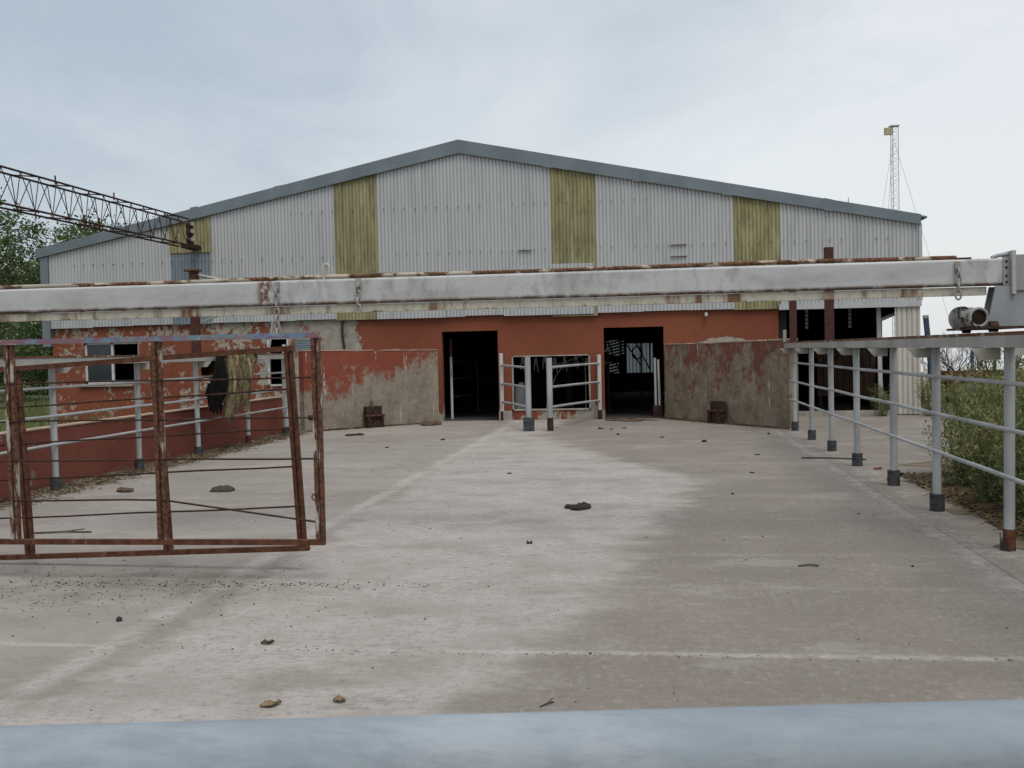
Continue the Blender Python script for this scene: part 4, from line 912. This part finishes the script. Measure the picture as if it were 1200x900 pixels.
# ================================================================== GROUND LITTER
def lump(name, x, y, rx, ry, h, mat, label, cat, seed, n=7, group=None):
    random.seed(seed); o = thing(name, (x, y, 0), label, cat, group); bm = bmesh.new()
    for i in range(n):
        a = random.uniform(0, 2*pi); q = random.random()**.5*(0 if n == 1 else .62); cx, cy = x+rx*q*cos(a), y+ry*q*sin(a); s = random.uniform(.35, .6) if n > 1 else 1
        M_ = Matrix.Translation((cx, cy, h*s*.35)) @ Matrix.Rotation(random.uniform(0, 3), 4, 'Z') @ Matrix.Diagonal((rx*s, ry*s, h*s*random.uniform(.7, 1.1), 1))
        r = bmesh.ops.create_icosphere(bm, subdivisions=2, radius=1, matrix=M_)
        for v in r['verts']: v.co += Vector((random.gauss(0, .07)*rx*s, random.gauss(0, .07)*ry*s, random.gauss(0, .08)*h)); v.co.z = max(v.co.z, -.004)
    me = bpy.data.meshes.new('clod'); bm.to_mesh(me); bm.free(); me.materials.append(mat)
    c = bpy.data.objects.new('clod', me); COL.objects.link(c); c.parent = o; c.matrix_parent_inverse = Matrix.Translation(-Vector(o.location)); return o
lump('dung_pat', -.76, 10.88, .15, .15, .07, DUNG, 'dark lumpy dung pat alone in the middle of the yard', 'dung', 1, 11)
lump('dung_clod', -1.05, 8.9, .035, .035, .05, DUNG, 'small round dark clod nearer the foreground than the lumpy dung pat', 'dung', 2, 2)
lump('dung_pat', -5.25, 12.41, .19, .17, .08, DUNGG, 'greenish dung pat on the concrete behind the rusty gates', 'dung', 3, 9)
lump('dung_pat', -6.55, 12.38, .15, .14, .07, STRAW, 'brown dung pat close to the grey fence with the hide', 'dung', 4, 7)
lump('dung_pat', -6.0, 20.9, .20, .24, .05, DUNG, 'flat dark dung pat before the peeling orange wing wall', 'dung', 5, 8)
lump('straw_heap', -5.0, 23.6, .26, .26, .12, STRAW, 'small brown straw heap at the foot of the doorway beside the orange wing wall', 'straw', 6, 10)
lump('straw_mat', -.45, 24.3, .75, .22, .05, STRAW, 'trampled brown straw on the threshold of the right doorway', 'straw', 7, 16)
lump('pebble', -3.35, 6.21, .02, .018, .022, BLACK, 'small black pebble on the concrete in front of the rusty gates', 'pebble', 8, 1)
lump('red_stone', 2.95, 14.2, .075, .05, .06, BRICKRED, 'larger red brick fragment beside a fence sleeve', 'stone', 9, 2); lump('red_stone', 2.86, 13.05, .055, .05, .06, BRICKRED, 'rounder red brick fragment just inside the fence line', 'stone', 10, 1)
random.seed(77)
for i, (x, y, r) in enumerate([(.92, 18.5, .07), (-.6, 20.3, .06), (-1.0, 21.8, .07), (-.8, 21.6, .05), (-.55, 21.9, .06), (1.3, 13.9, .04), (2.0, 10.5, .025), (.9, 11.9, .03), (-1.9, 14, .035), (2.2, 20, .06), (-3.9, 19.5, .06), (-4.6, 18, .05), (1.6, 16.2, .04), (.2, 19.5, .05), (1.9, 8.0, .02)]):
    lump('dung_crumb', x, y, r, r, r*.7, DUNG, 'small dark dung crumb lying loose on the open concrete yard', 'dung', 100+i, 2, 'dung crumbs on the concrete')
def leaf_obj(x, y, s, ang, label, mat=DRYLEAF):
    random.seed(int(x*100)); o = thing('dry_leaf', (x, y, 0), label, 'leaf'); v = []; f = []
    for i in range(9):
        u = i/8; w = s*.32*sin(pi*min(1, u*1.02))+.002
        for j in (-1, 0, 1): lx = (u-.5)*s; ly = j*w; v.append((x+lx*cos(ang)-ly*sin(ang), y+lx*sin(ang)+ly*cos(ang), .005+.014*abs(j)*random.uniform(.2, 1.4)+.006*sin(u*5)**2))
    for i in range(8):
        for j in (0, 1): a = i*3+j; f.append((a, a+3, a+4, a+1))
    raw('blade', v, f, mat, o, True).modifiers.new('t', 'SOLIDIFY').thickness = .002
leaf_obj(-2.2, 5.75, .075, .3, 'small dark curled leaf on the concrete joint line', STRAW); leaf_obj(-1.80, 4.72, .10, .5, 'pale tan dry leaf lying just beyond the foreground rail'); leaf_obj(-1.49, 4.80, .075, -.4, 'crumpled yellow-brown leaf lying just beyond the foreground rail')
def stick(x, y, l, ang, r, label, fork=False):
    o = thing('stick', (x, y, 0), label, 'stick'); c, s = cos(ang)*l/2, sin(ang)*l/2
    MB().tube([(x-c, y-s, r), (x+.01, y+.008, r+.006), (x+c, y+s, r)], r, 6).build('stem', TWIG, o)
    if fork: MB().tube([(x, y, r*2), (x+c*.6+s*.3, y+s*.6+l*.12, r+.02)], r*.6, 5).build('side_twig', TWIG, o)
stick(-5.6, 9.38, .55, .12, .009, 'forked black twig on the concrete behind the rusty gates', True); stick(1.15, 7.99, .15, .05, .007, 'short straight dark stick on the bare right half of the yard'); stick(-.50, 4.82, .09, .9, .004, 'tiny forked twig lying just beyond the foreground rail', True); stick(2.6, 15.5, .9, -.35, .012, 'long thin dark stick by the fence sleeves')
# crumbs, leaf litter, twigs: uncountable
random.seed(99); v = []; f = []
def crumb(x, y, r, v, f):
    n = len(v); h = r*random.uniform(.4, .9)
    for a in range(4): t_ = a*pi/2+random.random(); v.append((x+r*cos(t_)*random.uniform(.5, 1.4), y+r*sin(t_)*random.uniform(.4, 1), .0005))
    v.append((x, y, h))
    for a in range(4): f.append((n+a, n+(a+1) % 4, n+4))
for _ in range(600): crumb(random.gauss(-4.3, 1.3), min(8.3, max(5.6, random.gauss(7.05, .45))), random.uniform(.003, .011), v, f)
for _ in range(260): crumb(random.gauss(-3.2, .9), random.gauss(7.25, .06), random.uniform(.003, .012), v, f)
for _ in range(500): crumb(random.uniform(-7.3, 2.6), random.uniform(4.3, 24)**1.0, random.uniform(.003, .013), v, f)
for _ in range(160): crumb(random.uniform(-3, 2.6), random.gauss(5.64, .03), random.uniform(.003, .008), v, f)
o = raw('dung_crumbs', v, f, DUNG); tag(o, 'fine dark dung crumbs scattered over the concrete yard', 'debris', kind='stuff')
def litter(name, gen, n, label, size, tw=0):
    v = []; f = []
    for _ in range(n):
        x, y, z = gen(); a = random.uniform(0, 2*pi); s = size*random.uniform(.4, 1.4); k = len(v)
        v += [(x, y, z), (x+s*cos(a), y+s*sin(a), z+random.uniform(0, .02)), (x+s*cos(a+.9), y+s*sin(a+.9), z+random.uniform(.0, .025)), (x+s*.7*cos(a+1.5), y+s*.7*sin(a+1.5), z+.004)]; f.append((k, k+1, k+2, k+3))
    mb = MB()
    for _ in range(tw):
        x, y, z = gen(); a = random.uniform(0, 2*pi); l = random.uniform(.08, .4); mb.tube([(x, y, z+.006), (x+l*.5*cos(a), y+l*.5*sin(a), z+random.uniform(.01, .03)), (x+l*cos(a+.3), y+l*sin(a+.3), z+.008)], .004, 4, False)
    k = len(v); v += mb.v; f += [tuple(k+i for i in q) for q in mb.f]
    o = raw(name, v, f, LITTER); tag(o, label, 'debris', kind='stuff')
random.seed(13)
litter('leaf_litter', lambda: (min(-7.3+abs(random.gauss(0, .12)), 0)-random.uniform(.0, .55), random.uniform(9.5, 21.6), random.uniform(.002, .03)), 2200, 'brown leaf litter and twigs along the foot of the low orange wall', .05, 420)
litter('leaf_litter', lambda: (3.05+abs(random.gauss(.4, .4)), random.uniform(7.6, 13.6), random.uniform(.002, .03)), 4200, 'brown dead leaves under the tall weeds beside the fence', .05, 120)
def along_wall(a, b, off):
    def gen():
        q = random.random(); d = abs(random.gauss(0, .09)); return (a[0]+(b[0]-a[0])*q+off[0]*d, a[1]+(b[1]-a[1])*q+off[1]*d, random.uniform(.001, .012))
    return gen
litter('wall_dust', along_wall((-5.0, 24.5), (-7.4, 22.05), (.7, -.7)), 1100, 'dark dust and straw gathered at the foot of the peeling orange wing wall', .05, 60)
litter('wall_dust', along_wall((.37, 24.9), (2.74, 21.2), (-.83, -.55)), 1100, 'dark dust and straw gathered at the foot of the weathered wing wall', .05, 40)
# dirt bank under the weeds
v = []; f = []; random.seed(3); ny = 30
for i in range(ny+1):
    y = 7.4+i*.28; e = 3.12+.28*sin(i*.9)+.16*sin(i*2.1)+(max(0, y-12.3)*.25)
    for j in range(5): v.append((e+j*(7.5-e)/4, y, .004+(.05*j if j < 2 else .06)+random.uniform(0, .02)*(j > 0)))
for i in range(ny):
    for j in range(4): a = i*5+j; f.append((a, a+1, a+6, a+5))
o = raw('dirt_bank', v, f, GROUND, None, True); struct(o)
